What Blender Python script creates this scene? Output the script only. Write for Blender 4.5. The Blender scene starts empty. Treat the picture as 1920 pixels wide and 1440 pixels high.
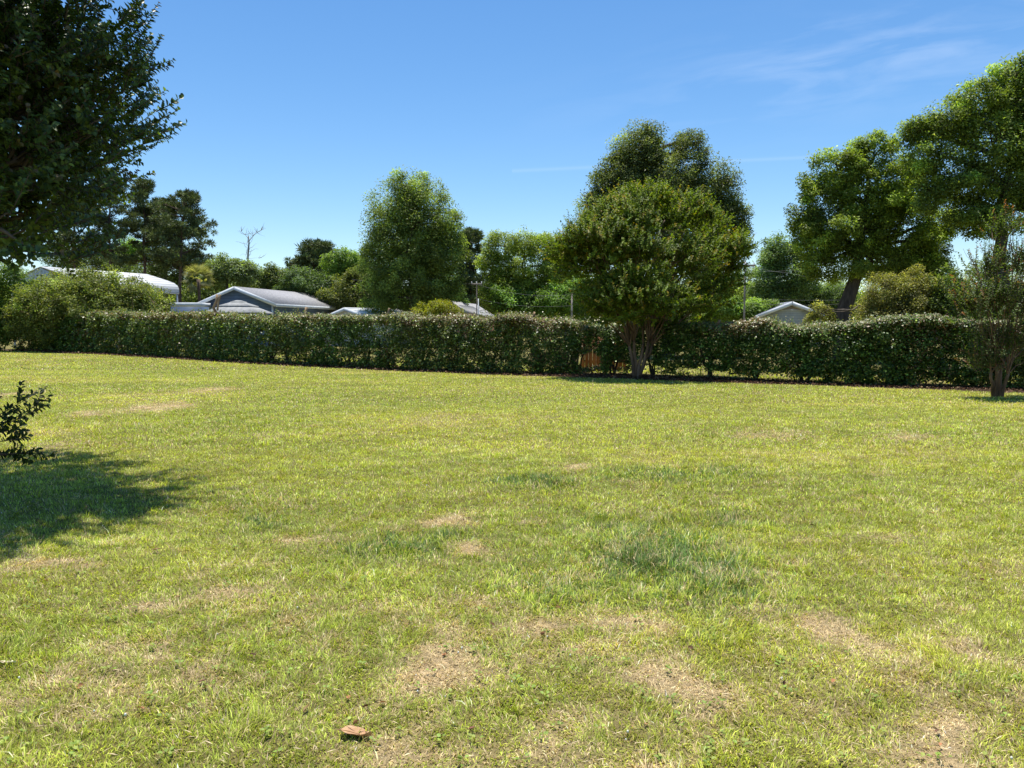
import bpy, math
import numpy as np
from mathutils import Vector
R = math.radians
scene = bpy.context.scene
# ------------------------------------------------------------------ camera
F = 1450.0; PITCH = math.atan(108/1450.0); CH = 1.6
cam_d = bpy.data.cameras.new("camera"); cam = bpy.data.objects.new("camera", cam_d)
scene.collection.objects.link(cam)
cam_d.sensor_width = 36; cam_d.lens = F/1920*36; cam_d.clip_end = 3000; cam_d.clip_start = .05
cam.location = (0, 0, CH); cam.rotation_euler = (R(90)-PITCH, 0, 0)
scene.camera = cam
scene.render.resolution_x = 1024; scene.render.resolution_y = 768
# ------------------------------------------------------------------ light
SUN_EL, SUN_AZ = R(78), R(-10)            # azimuth measured from +Y towards +X
sl = bpy.data.lights.new("sun", 'SUN'); sl.energy = 5.0; sl.angle = R(.53); sl.color = (1, .955, .87)
so = bpy.data.objects.new("sun", sl); scene.collection.objects.link(so)
sd = Vector((math.sin(SUN_AZ)*math.cos(SUN_EL), math.cos(SUN_AZ)*math.cos(SUN_EL), math.sin(SUN_EL)))
so.rotation_euler = sd.to_track_quat('Z', 'Y').to_euler()
scene.view_settings.view_transform = 'Standard'; scene.view_settings.look = 'None'
scene.view_settings.exposure = 0.5; scene.view_settings.gamma = 1
w = bpy.data.worlds.new("World"); scene.world = w; w.use_nodes = True
nt = w.node_tree; nt.nodes.clear()
def nn(t, **k):
    n = nt.nodes.new(t)
    for a, b in k.items(): setattr(n, a, b)
    return n
def wm(op, a, b=None, c=None):
    n = nn('ShaderNodeMath', operation=op)
    for i, v in enumerate((a, b, c)):
        if v is None: continue
        if isinstance(v, (int, float)): n.inputs[i].default_value = v
        else: nt.links.new(v, n.inputs[i])
    return n.outputs[0]
sky = nn('ShaderNodeTexSky', sky_type='NISHITA'); sky.sun_disc = False
sky.sun_elevation = SUN_EL; sky.sun_rotation = SUN_AZ; sky.altitude = 0
sky.air_density = 1.0; sky.dust_density = .1; sky.ozone_density = 3.0
tc = nn('ShaderNodeTexCoord'); sx = nn('ShaderNodeSeparateXYZ'); nt.links.new(tc.outputs['Generated'], sx.inputs[0])
yy = wm('MAXIMUM', sx.outputs[1], .02)
U = wm('DIVIDE', sx.outputs[0], yy); V = wm('DIVIDE', sx.outputs[2], yy)
# high thin cirrus, towards the upper right
rot_v = wm('SUBTRACT', V, wm('MULTIPLY', U, .17))
cb = nn('ShaderNodeCombineXYZ'); nt.links.new(wm('MULTIPLY', U, 3.0), cb.inputs[0]); nt.links.new(wm('MULTIPLY', rot_v, 16.0), cb.inputs[1])
ns = nn('ShaderNodeTexNoise'); ns.inputs['Scale'].default_value = 2.0; ns.inputs['Detail'].default_value = 5; ns.inputs['Roughness'].default_value = .55
ns.inputs['Distortion'].default_value = .5
nt.links.new(cb.outputs[0], ns.inputs['Vector'])
du = wm('DIVIDE', wm('SUBTRACT', U, .45), .26); dv = wm('DIVIDE', wm('SUBTRACT', rot_v, .26), .055)
msk = wm('EXPONENT', wm('MULTIPLY', wm('ADD', wm('MULTIPLY', du, du), wm('MULTIPLY', dv, dv)), -1.0))
cir = wm('MULTIPLY', wm('MULTIPLY', msk, wm('MAXIMUM', wm('SUBTRACT', ns.outputs[0], .43), 0.0)), .6)
# thin old contrail
cl = wm('ABSOLUTE', wm('SUBTRACT', wm('SUBTRACT', V, wm('MULTIPLY', U, .045)), .197))
ct = wm('EXPONENT', wm('MULTIPLY', wm('POWER', wm('DIVIDE', cl, .0022), 2.0), -1.0))
cm = wm('MULTIPLY', wm('MULTIPLY', ct, wm('GREATER_THAN', U, .0)), wm('MULTIPLY', wm('LESS_THAN', U, .41), .07))
tot = wm('MINIMUM', wm('ADD', cir, cm), .8)
mx = nn('ShaderNodeMix', data_type='RGBA'); nt.links.new(tot, mx.inputs[0]); hs = nn('ShaderNodeHueSaturation'); hs.inputs['Saturation'].default_value = 1.22; nt.links.new(sky.outputs[0], hs.inputs['Color']); nt.links.new(hs.outputs[0], mx.inputs[6])
mx.inputs[7].default_value = (7.0, 7.6, 8.4, 1)
bg = nn('ShaderNodeBackground'); bg.inputs[1].default_value = .115
wo = nn('ShaderNodeOutputWorld')
nt.links.new(mx.outputs[2], bg.inputs[0]); nt.links.new(bg.outputs[0], wo.inputs[0])
scene.cycles.max_bounces = 8; scene.cycles.diffuse_bounces = 5; scene.cycles.transparent_max_bounces = 4
scene.cycles.transmission_bounces = 5; scene.cycles.glossy_bounces = 2

# ------------------------------------------------------------------ geometry helpers
col = scene.collection
CP, SP = math.cos(PITCH), math.sin(PITCH)
def ray(px, py):
    xc = (px-960)/F; yc = (720-py)/F
    return np.array([xc, CP+SP*yc, -SP+CP*yc])
def at(px, py, d):            # the point of the place seen at a photo pixel, d metres ahead
    v = ray(px, py); return np.array([0, 0, CH])+v*(d/v[1])
def gr(px, py):               # the same on the ground
    v = ray(px, py); return np.array([0, 0, CH])+v*(-CH/v[2])
def rng(s): return np.random.default_rng(s)
def unit(a): return a/np.maximum(np.linalg.norm(a, axis=-1, keepdims=True), 1e-9)
def lattice(seed): return rng(seed).random((256, 256))
_lat = {}
def vnoise(x, y, s, seed=0):
    if seed not in _lat: _lat[seed] = lattice(seed)
    L = _lat[seed]; x = np.asarray(x)/s+1000.3; y = np.asarray(y)/s+1000.7
    xi = np.floor(x).astype(int); yi = np.floor(y).astype(int); fx = x-xi; fy = y-yi
    fx = fx*fx*(3-2*fx); fy = fy*fy*(3-2*fy)
    a = L[xi % 256, yi % 256]; b = L[(xi+1) % 256, yi % 256]; c = L[xi % 256, (yi+1) % 256]; d = L[(xi+1) % 256, (yi+1) % 256]
    return (a*(1-fx)+b*fx)*(1-fy)+(c*(1-fx)+d*fx)*fy
def fbm(x, y, s, seed=0, o=4):
    t = 0; a = 1; n = 0
    for k in range(o):
        t = t+a*vnoise(x, y, s/2**k, seed+k); n += a; a *= .55
    return t/n
def mesh_np(name, V, Fs, mat, parent=None, colr=None, smooth=False):
    """V (n,3); Fs either an (m,k) array or a list of arrays; one mesh object"""
    me = bpy.data.meshes.new(name); V = np.ascontiguousarray(V, dtype=np.float32)
    me.vertices.add(len(V)); me.vertices.foreach_set('co', V.ravel())
    if not isinstance(Fs, list): Fs = [Fs]
    Fs = [f for f in Fs if len(f)]
    idx = np.concatenate([f.ravel() for f in Fs]).astype(np.int32)
    cnt = np.concatenate([np.full(len(f), f.shape[1]) for f in Fs]).astype(np.int32)
    st = np.concatenate([[0], np.cumsum(cnt)[:-1]]).astype(np.int32)
    me.loops.add(len(idx)); me.loops.foreach_set('vertex_index', idx)
    me.polygons.add(len(cnt)); me.polygons.foreach_set('loop_start', st); me.polygons.foreach_set('loop_total', cnt)
    if smooth: me.polygons.foreach_set('use_smooth', np.ones(len(cnt), dtype=bool))
    me.update(calc_edges=True)
    if colr is not None:
        at_ = me.color_attributes.new('Col', 'FLOAT_COLOR', 'POINT')
        c4 = np.ones((len(V), 4), dtype=np.float32); c4[:, :3] = np.clip(colr, 0, 1); at_.data.foreach_set('color', c4.ravel())
    me.materials.append(mat)
    o = bpy.data.objects.new(name, me); col.objects.link(o)
    if parent is not None:
        o.parent = parent; o.matrix_parent_inverse = parent.matrix_basis.inverted()
    return o
def thing(name, loc, label, cat, group=None):
    o = bpy.data.objects.new(name, None); col.objects.link(o); o.location = Vector(loc); o.empty_display_size = .3
    o['label'] = label; o['category'] = cat
    if group: o['group'] = group
    return o
def tag(o, label, cat, group=None):
    o['label'] = label; o['category'] = cat
    if group: o['group'] = group
    return o
def copy_thing(root, loc, rz, sc, label):
    r = root.copy(); col.objects.link(r); r.location = Vector(loc); r.rotation_euler = (0, 0, rz); r.scale = (sc, sc, sc); r['label'] = label
    for ch in list(root.children):
        c = ch.copy(); col.objects.link(c); c.parent = r
    return r
class MB:
    def __init__(s): s.v = []; s.q = []; s.t = []; s.n = 0
    def add(s, V, Q=None, T=None):
        V = np.asarray(V, float)
        if Q is not None and len(Q): s.q.append(np.asarray(Q)+s.n)
        if T is not None and len(T): s.t.append(np.asarray(T)+s.n)
        s.v.append(V); s.n += len(V)
    def box(s, c, size, ax=None):
        c = np.asarray(c, float); h = np.asarray(size, float)/2
        ax = np.eye(3) if ax is None else np.asarray(ax, float)
        co = np.array([[x, y, z] for x in (-1, 1) for y in (-1, 1) for z in (-1, 1)])*h
        s.add(c+co@ax, [[0, 1, 3, 2], [4, 6, 7, 5], [0, 4, 5, 1], [2, 3, 7, 6], [0, 2, 6, 4], [1, 5, 7, 3]])
    def slab(s, P, th):      # quad P (4 points) thickened downwards by th
        P = np.asarray(P, float); n = unit(np.cross(P[1]-P[0], P[2]-P[0])); n = n if n[2] > 0 else -n
        s.add(np.vstack([P, P-n*th]), [[0, 1, 2, 3], [7, 6, 5, 4], [0, 4, 5, 1], [1, 5, 6, 2], [2, 6, 7, 3], [3, 7, 4, 0]])
    def bar(s, a, b, wd, th=None):
        a = np.asarray(a, float); b = np.asarray(b, float); d = unit(b-a); up = np.array([0, 0, 1.]) if abs(d[2]) < .95 else np.array([0, 1., 0])
        x = unit(np.cross(d, up)); z = np.cross(x, d)
        s.box((a+b)/2, (np.linalg.norm(b-a), wd, th or wd), [d, x, z])
    def tube(s, pts, rad, k=6, cap=True):
        pts = np.asarray(pts, float); n = len(pts); rad = np.broadcast_to(np.asarray(rad, float), (n,))
        d = unit(np.gradient(pts, axis=0)); ref = np.array([1., .13, .07]) if abs(unit(pts[-1]-pts[0])[2]) > .7 else np.array([.1, .07, 1.])
        x = unit(np.cross(d, ref)); y = np.cross(d, x)
        a = np.arange(k)*2*math.pi/k
        V = pts[:, None]+rad[:, None, None]*(np.cos(a)[None, :, None]*x[:, None]+np.sin(a)[None, :, None]*y[:, None])
        i = np.arange(n-1)[:, None]*k; j = np.arange(k)[None]; j2 = (j+1) % k
        Q = np.stack([i+j, i+j2, i+k+j2, i+k+j], -1).reshape(-1, 4)
        T = []
        V = V.reshape(-1, 3)
        if cap:
            V = np.vstack([V, pts[-1]]); T = [[(n-1)*k+q, (n-1)*k+(q+1) % k, n*k] for q in range(k)]
        s.add(V, Q, T)
    def build(s, name, mat, parent=None, smooth=False, colr=None):
        return mesh_np(name, np.vstack(s.v), ([np.vstack(s.q)] if s.q else [])+([np.vstack(s.t)] if s.t else []), mat, parent, colr, smooth)

# ------------------------------------------------------------------ materials
def mat(name):
    m = bpy.data.materials.new(name); m.use_nodes = True; t = m.node_tree; t.nodes.clear()
    return m, t, t.nodes.new('ShaderNodeOutputMaterial')
def leaf_mat(name, rough=.5, trans=.3, spec=.4, tint=(1.25, 1.35, .5)):
    m, t, o = mat(name)
    a = t.nodes.new('ShaderNodeAttribute'); a.attribute_name = 'Col'
    p = t.nodes.new('ShaderNodeBsdfPrincipled'); p.inputs['Roughness'].default_value = rough; p.inputs['Specular IOR Level'].default_value = spec
    tr = t.nodes.new('ShaderNodeBsdfTranslucent'); mu = t.nodes.new('ShaderNodeMix'); mu.data_type = 'RGBA'; mu.blend_type = 'MULTIPLY'
    mu.inputs[0].default_value = 1; mu.inputs[7].default_value = (*tint, 1)
    ms = t.nodes.new('ShaderNodeMixShader'); ms.inputs[0].default_value = trans
    t.links.new(a.outputs[0], p.inputs[0]); t.links.new(a.outputs[0], mu.inputs[6]); t.links.new(mu.outputs[2], tr.inputs[0])
    t.links.new(p.outputs[0], ms.inputs[1]); t.links.new(tr.outputs[0], ms.inputs[2]); t.links.new(ms.outputs[0], o.inputs[0])
    return m
def noise_mat(name, c1, c2, scale=8, rough=.85, stretch=(1, 1, 1), bump=.3, detail=6, spec=.3, lo=.35, hi=.65):
    m, t, o = mat(name); L = t.links.new
    tc = t.nodes.new('ShaderNodeTexCoord'); mp = t.nodes.new('ShaderNodeMapping'); mp.inputs['Scale'].default_value = stretch
    n = t.nodes.new('ShaderNodeTexNoise'); n.inputs['Scale'].default_value = scale; n.inputs['Detail'].default_value = detail
    r = t.nodes.new('ShaderNodeValToRGB'); r.color_ramp.elements[0].position = lo; r.color_ramp.elements[1].position = hi
    r.color_ramp.elements[0].color = (*c1, 1); r.color_ramp.elements[1].color = (*c2, 1)
    p = t.nodes.new('ShaderNodeBsdfPrincipled'); p.inputs['Roughness'].default_value = rough; p.inputs['Specular IOR Level'].default_value = spec
    b = t.nodes.new('ShaderNodeBump'); b.inputs['Strength'].default_value = bump; b.inputs['Distance'].default_value = .02
    L(tc.outputs['Object'], mp.inputs[0]); L(mp.outputs[0], n.inputs[0]); L(n.outputs[0], r.inputs[0]); L(r.outputs[0], p.inputs[0])
    L(n.outputs[0], b.inputs['Height']); L(b.outputs[0], p.inputs['Normal']); L(p.outputs[0], o.inputs[0])
    return m
def line_mat(name, c1, c2, period, axis=2, width=.1, rough=.6, var=.12):
    """siding / shingle courses / metal ribs: real lines of the material, spaced along one object axis"""
    m, t, o = mat(name); L = t.links.new
    tc = t.nodes.new('ShaderNodeTexCoord'); s = t.nodes.new('ShaderNodeSeparateXYZ'); L(tc.outputs['Object'], s.inputs[0])
    d = t.nodes.new('ShaderNodeMath'); d.operation = 'DIVIDE'; d.inputs[1].default_value = period; L(s.outputs[axis], d.inputs[0])
    f = t.nodes.new('ShaderNodeMath'); f.operation = 'FRACT'; L(d.outputs[0], f.inputs[0])
    g = t.nodes.new('ShaderNodeMath'); g.operation = 'LESS_THAN'; g.inputs[1].default_value = width; L(f.outputs[0], g.inputs[0])
    n = t.nodes.new('ShaderNodeTexNoise'); n.inputs['Scale'].default_value = 2.5; n.inputs['Detail'].default_value = 6; L(tc.outputs['Object'], n.inputs[0])
    mr = t.nodes.new('ShaderNodeMapRange'); mr.inputs[1].default_value = .3; mr.inputs[2].default_value = .7; mr.inputs[3].default_value = 1-var; mr.inputs[4].default_value = 1+var
    L(n.outputs[0], mr.inputs[0])
    mx = t.nodes.new('ShaderNodeMix'); mx.data_type = 'RGBA'; mx.inputs[6].default_value = (*c1, 1); mx.inputs[7].default_value = (*c2, 1); L(g.outputs[0], mx.inputs[0])
    mu = t.nodes.new('ShaderNodeVectorMath'); mu.operation = 'SCALE'; L(mx.outputs[2], mu.inputs[0]); L(mr.outputs[0], mu.inputs['Scale'])
    p = t.nodes.new('ShaderNodeBsdfPrincipled'); p.inputs['Roughness'].default_value = rough; L(mu.outputs[0], p.inputs[0])
    b = t.nodes.new('ShaderNodeBump'); b.inputs['Strength'].default_value = .5; b.inputs['Distance'].default_value = .02; L(f.outputs[0], b.inputs['Height']); L(b.outputs[0], p.inputs['Normal'])
    L(p.outputs[0], o.inputs[0]); return m
M_leaf = leaf_mat('tree_leaf', .5, .45, .22, (1.4, 1.45, .45))
M_gloss = leaf_mat('glossy_leaf', .42, .26, .45, (1.5, 1.6, .4))
M_needle = leaf_mat('needle', .6, .12, .3)
M_grass = leaf_mat('grass_blade', .55, .35, .3, (1.15, 1.15, .6))
M_litter = leaf_mat('dead_leaf', .8, .1, .2, (1, .9, .7))
M_bark = noise_mat('grey_bark', (.07, .055, .042), (.17, .14, .11), 9, .9, (1, 1, .25), .8)
M_bark_dark = noise_mat('dark_bark', (.045, .035, .028), (.10, .08, .065), 9, .9, (1, 1, .25), .8)
M_myrtle = noise_mat('myrtle_bark', (.075, .045, .026), (.22, .14, .085), 6, .6, (1, 1, .2), .2)
M_pinebark = noise_mat('pine_bark', (.07, .045, .035), (.17, .12, .09), 8, .9, (1, 1, .4), .8)
M_dead = noise_mat('bleached_wood', (.22, .19, .17), (.42, .38, .34), 5, .9, (1, 1, .2), .4)
M_cutwood = noise_mat('cut_stem', (.22, .14, .08), (.42, .29, .17), 9, .9, (1, 1, .3), .5)

# ------------------------------------------------------------------ leaves
def leaves(name, P, D, N, L, W, C, m, parent, shape=4):
    n = len(P); L = np.broadcast_to(L, (n,))[:, None]; W = np.broadcast_to(W, (n,))[:, None]
    D = unit(D); S = unit(np.cross(D, N)); N = np.cross(S, D)
    if shape == 4:
        V = np.stack([P, P+D*L*.48+S*W*.5+N*W*.14, P+D*L-N*L*.08, P+D*L*.48-S*W*.5+N*W*.14], 1)
    else:
        V = np.stack([P, P+D*L*.28+S*W*.42+N*W*.12, P+D*L*.66+S*W*.40+N*W*.10, P+D*L-N*L*.14, P+D*L*.66-S*W*.40+N*W*.10, P+D*L*.28-S*W*.42+N*W*.12], 1)
    k = V.shape[1]; Fi = np.arange(n*k).reshape(n, k)
    if shape != 4:           # fold along the midrib: two quads
        b = np.arange(n)[:, None]*6
        Fi = np.vstack([b+np.array([[0, 1, 2, 3]]), b+np.array([[0, 3, 4, 5]])])
    return mesh_np(name, V.reshape(-1, 3), Fi, m, parent, np.repeat(C, k, axis=0))
def sphere_dirs(r, n):
    return unit(r.normal(size=(n, 3)))
def vary(r, n, base, alt, p=.2, dv=.22, clump=None):
    c = np.where((r.random(n) < p)[:, None], np.array(alt), np.array(base))
    v = np.exp(r.normal(size=n)*dv)
    if clump is not None: v = v*clump
    return c*v[:, None]
def px_lobes(lobes, d):
    out = []
    for l in lobes:
        px, py, rx, ry = l[:4]; dd = l[4] if len(l) > 4 else 0
        c = at(px, py, d+dd); s = (d+dd)/F; out.append((c, np.array([rx*s, (rx*s+ry*s)*.5, ry*s])))
    return out
def crown_points(r, lobes, n, cr, shell=.5, flat=.8):
    """clumped leaf positions through a set of lobes: returns P, outward direction, clump index, clump centres"""
    area = np.array([(l[1][0]*l[1][2])**1.0 for l in lobes]); area /= area.sum()
    Ps = []; O = []; K = []; CC = []; k0 = 0
    for (c, rad), a in zip(lobes, area):
        nl = int(n*a); nc = max(8, int(3.7*(rad[0]*rad[1]*rad[2])**(2/3)/cr**2))
        u = sphere_dirs(r, nc); f = shell+(1-shell)*r.random(nc)**.6
        cc = c+u*f[:, None]*rad*(1+.10*r.normal(size=(nc, 1)))
        sz = cr*(.55+.85*r.random(nc)); wgt = sz**2*np.clip((fbm(cc[:, 0]+cc[:, 1]*.8, cc[:, 2]+cc[:, 1]*.5, cr*3.2, 201, 2)-.30)*4, .22, 1); ki = r.choice(nc, nl, p=wgt/wgt.sum())
        g = sphere_dirs(r, nl)*(r.random(nl)**.45)[:, None]*np.array([1, 1, flat])
        P = cc[ki]+g*sz[ki][:, None]; lo_ = r.random(nl) < .24; fu = sphere_dirs(r, nl); fq = (.35+.68*r.random(nl)**.6)*(.86+.30*vnoise(fu[:, 0]*3+fu[:, 1]*2, fu[:, 2]*3, .7, 501))
        P = np.where(lo_[:, None], c+fu*fq[:, None]*rad, P); g = np.where(lo_[:, None], fu, g)
        Ps.append(P); O.append(unit(g+u[ki]*.5)); K.append(ki+k0); CC.append(cc); k0 += nc
    return np.vstack(Ps), np.vstack(O), np.concatenate(K), np.vstack(CC)
def bent(r, a, b, n=6, wob=.06, sag=0):
    a = np.asarray(a, float); b = np.asarray(b, float); t = np.linspace(0, 1, n)[:, None]; L = np.linalg.norm(b-a)
    p = a+(b-a)*t; j = r.normal(size=(n, 3))*L*wob; j[0] = 0; j[-1] = 0; p = p+j*.6
    p[:, 2] += (np.sin(t[:, 0]*math.pi)*L*sag); return p
def broad_tree(name, label, base, fork, lobes, n, cr, L, base_c, alt_c, seed, tr=.3, bark=None, group=None, cat='tree', shell=.5, m=None,
               palt=.2, dv=.22, cdv=.2, limbs=True, wl=.55, trunk_pts=None, twigs=7, lean=0):
    r = rng(seed); t = thing(name, base, label, cat, group); lobes = [(c_, r_*np.array([1.05, 1.08, 1.14])) for c_, r_ in lobes]; n = int(n*1.4); L = L*1.12
    P, O, K, CC = crown_points(r, lobes, n, cr*1.1, shell); base_c = np.array(base_c)*[2.25, 2.05, 1.8]; alt_c = np.array(alt_c)*[2.25, 2.05, 1.8]
    N = unit(O*.55+np.array([0, 0, .8])+r.normal(size=P.shape)*.48); D = unit(np.cross(N, r.normal(size=P.shape))+O*.35)
    cv = np.exp(rng(seed+1).normal(size=len(CC))*cdv)[K]
    leaves('crown', P, D, N, L*(.7+.6*r.random(len(P))), L*wl*(.8+.4*r.random(len(P))), vary(r, len(P), base_c, alt_c, palt, dv, cv), m or M_leaf, t)
    mb = MB(); base = np.asarray(base, float); fork = np.asarray(fork, float)
    tp = np.asarray(trunk_pts) if trunk_pts is not None else bent(r, base-np.array([0, 0, .15]), fork, 6, .025)
    mb.tube(tp, np.linspace(tr, tr*.62, len(tp)), 9)
    cs = np.array([l[0] for l in lobes]); top = cs[np.argmax(cs[:, 2])]
    axis = bent(r, tp[-1], top, 7, .03); mb.tube(axis, np.linspace(tr*.6, tr*.12, 7), 7)
    if limbs:
        for c, rad in lobes:
            i = int(np.clip(np.searchsorted(axis[:, 2], c[2]-.45*np.linalg.norm((c-axis[0])[:2])), 0, 5)); s = axis[i]
            q = bent(r, s, c, 6, .05, .05); mb.tube(q, np.linspace(tr*.33, tr*.12, 6), 6)
            for _ in range(twigs):
                u = sphere_dirs(r, 1)[0]; u[2] = abs(u[2])*.7; e = c+u*rad*.85
                mb.tube(bent(r, q[r.integers(3, 6)], e, 5, .06), np.linspace(tr*.12, tr*.03, 5), 4)
    mb.build('trunk', bark or M_bark, t, True)
    return t
def shoots_np(r, S, D, L, nl, upturn=.25):
    """many leafy shoots at once; S starts, D directions, L lengths, nl leaves each -> leaf arrays and shoot polylines"""
    n = len(S); t = (np.arange(nl)+.6)/nl; t = np.broadcast_to(t, (n, nl))+r.random((n, nl))*.5/nl
    up = np.array([0, 0, 1.])
    pos = S[:, None]+D[:, None]*(L[:, None]*t)[..., None]+up*(upturn*L[:, None]*t**2)[..., None]
    tang = unit(D[:, None]+up*(2*upturn*t)[..., None]); ref = unit(r.normal(size=(n, nl, 3)))
    rad = unit(np.cross(tang, ref)); ld = unit(rad*.95+tang*.55); nr = unit(tang*.8-rad*.2+up*.5)
    line = [S+D*(L*tt)[:, None]+up*(upturn*L*tt**2)[:, None] for tt in (0, .5, 1.)]
    return pos.reshape(-1, 3), ld.reshape(-1, 3), nr.reshape(-1, 3), t.reshape(-1), np.stack(line, 1)

# ------------------------------------------------------------------ hedge line, shared by lawn, litter and hedge
HP = np.array([gr(*p)[:2] for p in [(-120, 653), (25, 657), (200, 664.5), (480, 681.5), (700, 692.5), (945, 701.5), (1195, 706), (1300, 711), (1500, 719), (1700, 725), (1900, 730), (2150, 736), (2500, 745)]])
def hedge_y(x):                # depth of the hedge's front foot at a given x
    return np.interp(x, HP[:, 0], HP[:, 1])
GE = np.array([gr(*p)[:2] for p in [(-120, 655), (25, 658), (200, 666), (480, 683), (700, 694), (945, 704), (1195, 712), (1300, 716), (1500, 722), (1700, 729), (1900, 737), (2150, 745), (2500, 755)]])
def edge_y(x): return np.interp(x, GE[:, 0], GE[:, 1])+(fbm(x, x*0+3, .6, 77, 3)-.5)*.5

# ------------------------------------------------------------------ lawn colour: dry and lush areas of the grass itself
DRY = [(285, 765, 62, 10, 1.0), (175, 776, 45, 6, .8), (402, 731, 45, 5, .8), (25, 740, 30, 6, .7), (190, 1232, 85, 40, .8), (850, 1262, 130, 42, 1.0), (960, 1180, 130, 30, .55),
       (1230, 1302, 95, 34, .95), (1090, 1240, 150, 36, .6), (1600, 1208, 75, 30, .9), (1480, 1165, 80, 20, .5), (1870, 1225, 70, 45, .75), (1800, 1390, 170, 45, .85), (620, 1330, 160, 30, .15),
       (760, 1400, 230, 45, .6), (1050, 1395, 230, 45, .6), (1440, 812, 70, 9, .6), (1700, 820, 60, 7, .6), (840, 975, 45, 10, .55), (590, 1022, 60, 12, .6), (1080, 872, 30, 8, .6), (110, 838, 60, 10, .5),
       (885, 1032, 35, 10, .7), (1500, 1300, 120, 40, .4), (90, 1060, 90, 14, .6), (300, 1130, 80, 20, .4), (1650, 1010, 60, 12, .45), (1180, 1160, 120, 16, .4)]
LUSH = [(1245, 1040, 175, 70, 1.0), (1000, 905, 90, 11, .9), (1290, 893, 170, 13, .6), (740, 1030, 85, 32, .7), (455, 992, 60, 12, .8), (1140, 965, 80, 14, .5), (1060, 1090, 130, 36, .5), (1380, 980, 110, 14, .6), (1400, 1150, 70, 26, .5), (840, 1000, 60, 16, .5)]
def field(lst, x, y, seed):
    o = np.zeros_like(x)
    wx = x+(fbm(x, y, .5, seed, 3)-.5)*.55; wy = y+(fbm(x, y, .5, seed+9, 3)-.5)*.8
    for px, py, rx, ry, s in lst:
        c = gr(px, py); a = abs(gr(px+rx, py)[0]-c[0]); b = max(abs(gr(px, py-ry)[1]-c[1]), .15)
        q = ((wx-c[0])/a)**2+((wy-c[1])/b)**2; o = np.maximum(o, s*np.exp(-q*1.25))
    return o
def lawn_fields(x, y):
    n = fbm(x, y, .28, 21, 4); n2 = fbm(x*.6, y, 2.2, 31, 4); n3 = fbm(x, y, .09, 41, 3)
    dry = field(DRY, x, y, 51); near = np.clip((7.5-y)/4.5, 0, 1)
    dry = np.clip(dry*1.1*np.clip(-.35+n*1.3+n3*1.3, 0, 2)+np.clip(n-.62+near*.05, 0, 1)*2.6*(.35+.65*near)+np.clip(n2-.60, 0, 1)*1.5, 0, 1)
    lush = np.clip(field(LUSH, x, y, 61)*(.3+1.4*n3)+np.clip(.30-n2, 0, 1)*1.2, 0, 1)*(1-dry*.7)
    return dry, lush, n, n2, n3
# ------------------------------------------------------------------ ground sheet (one sheet to the horizon)
def ground():
    xs = np.concatenate([-np.geomspace(45, 1500, 14)[::-1], np.arange(-40, 40.01, .16), np.geomspace(45, 1500, 14)])
    ys = np.concatenate([-np.geomspace(8, 1200, 10)[::-1], np.arange(-5, 12, .10), np.arange(12, 60, .25), np.geomspace(61, 1500, 18)])
    X, Y = np.meshgrid(xs, ys, indexing='ij'); Z = (fbm(X, Y, 3.5, 5, 3)-.5)*.05
    Z = np.where((np.abs(X) < 42) & (Y < 60) & (Y > -6), Z, 0)
    dry, lush, n, n2, n3 = lawn_fields(X, Y)
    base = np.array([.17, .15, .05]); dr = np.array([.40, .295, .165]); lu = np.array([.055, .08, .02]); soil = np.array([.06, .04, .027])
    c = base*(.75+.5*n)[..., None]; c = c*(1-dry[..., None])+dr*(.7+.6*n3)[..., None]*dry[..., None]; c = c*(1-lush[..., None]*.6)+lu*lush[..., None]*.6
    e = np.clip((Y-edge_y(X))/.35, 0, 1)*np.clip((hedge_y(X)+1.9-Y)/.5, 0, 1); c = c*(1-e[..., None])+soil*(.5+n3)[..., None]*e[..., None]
    V = np.stack([X, Y, Z], -1).reshape(-1, 3); a, b = X.shape
    i = np.arange(a-1)[:, None]*b+np.arange(b-1)[None]; Q = np.stack([i, i+b, i+b+1, i+1], -1).reshape(-1, 4)
    m, t, o = mat('turf'); Lk = t.links.new
    at_ = t.nodes.new('ShaderNodeAttribute'); at_.attribute_name = 'Col'
    tcn = t.nodes.new('ShaderNodeTexCoord'); n_ = t.nodes.new('ShaderNodeTexNoise'); n_.inputs['Scale'].default_value = 28; n_.inputs['Detail'].default_value = 8; n_.inputs['Roughness'].default_value = .7
    mp = t.nodes.new('ShaderNodeMapRange'); mp.inputs[1].default_value = .3; mp.inputs[2].default_value = .7; mp.inputs[3].default_value = .45; mp.inputs[4].default_value = 1.5
    sc_ = t.nodes.new('ShaderNodeVectorMath'); sc_.operation = 'SCALE'
    p = t.nodes.new('ShaderNodeBsdfPrincipled'); p.inputs['Roughness'].default_value = .95; p.inputs['Specular IOR Level'].default_value = .1
    b_ = t.nodes.new('ShaderNodeBump'); b_.inputs['Strength'].default_value = .8; b_.inputs['Distance'].default_value = .03
    Lk(tcn.outputs['Object'], n_.inputs[0]); Lk(n_.outputs[0], mp.inputs[0]); Lk(at_.outputs[0], sc_.inputs[0]); Lk(mp.outputs[0], sc_.inputs['Scale']); Lk(sc_.outputs[0], p.inputs[0])
    Lk(n_.outputs[0], b_.inputs['Height']); Lk(b_.outputs[0], p.inputs['Normal']); Lk(p.outputs[0], o.inputs[0])
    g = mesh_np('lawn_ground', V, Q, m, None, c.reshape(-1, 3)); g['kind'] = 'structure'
ground()
def gz(x, y): return (fbm(x, y, 3.5, 5, 3)-.5)*.05
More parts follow.
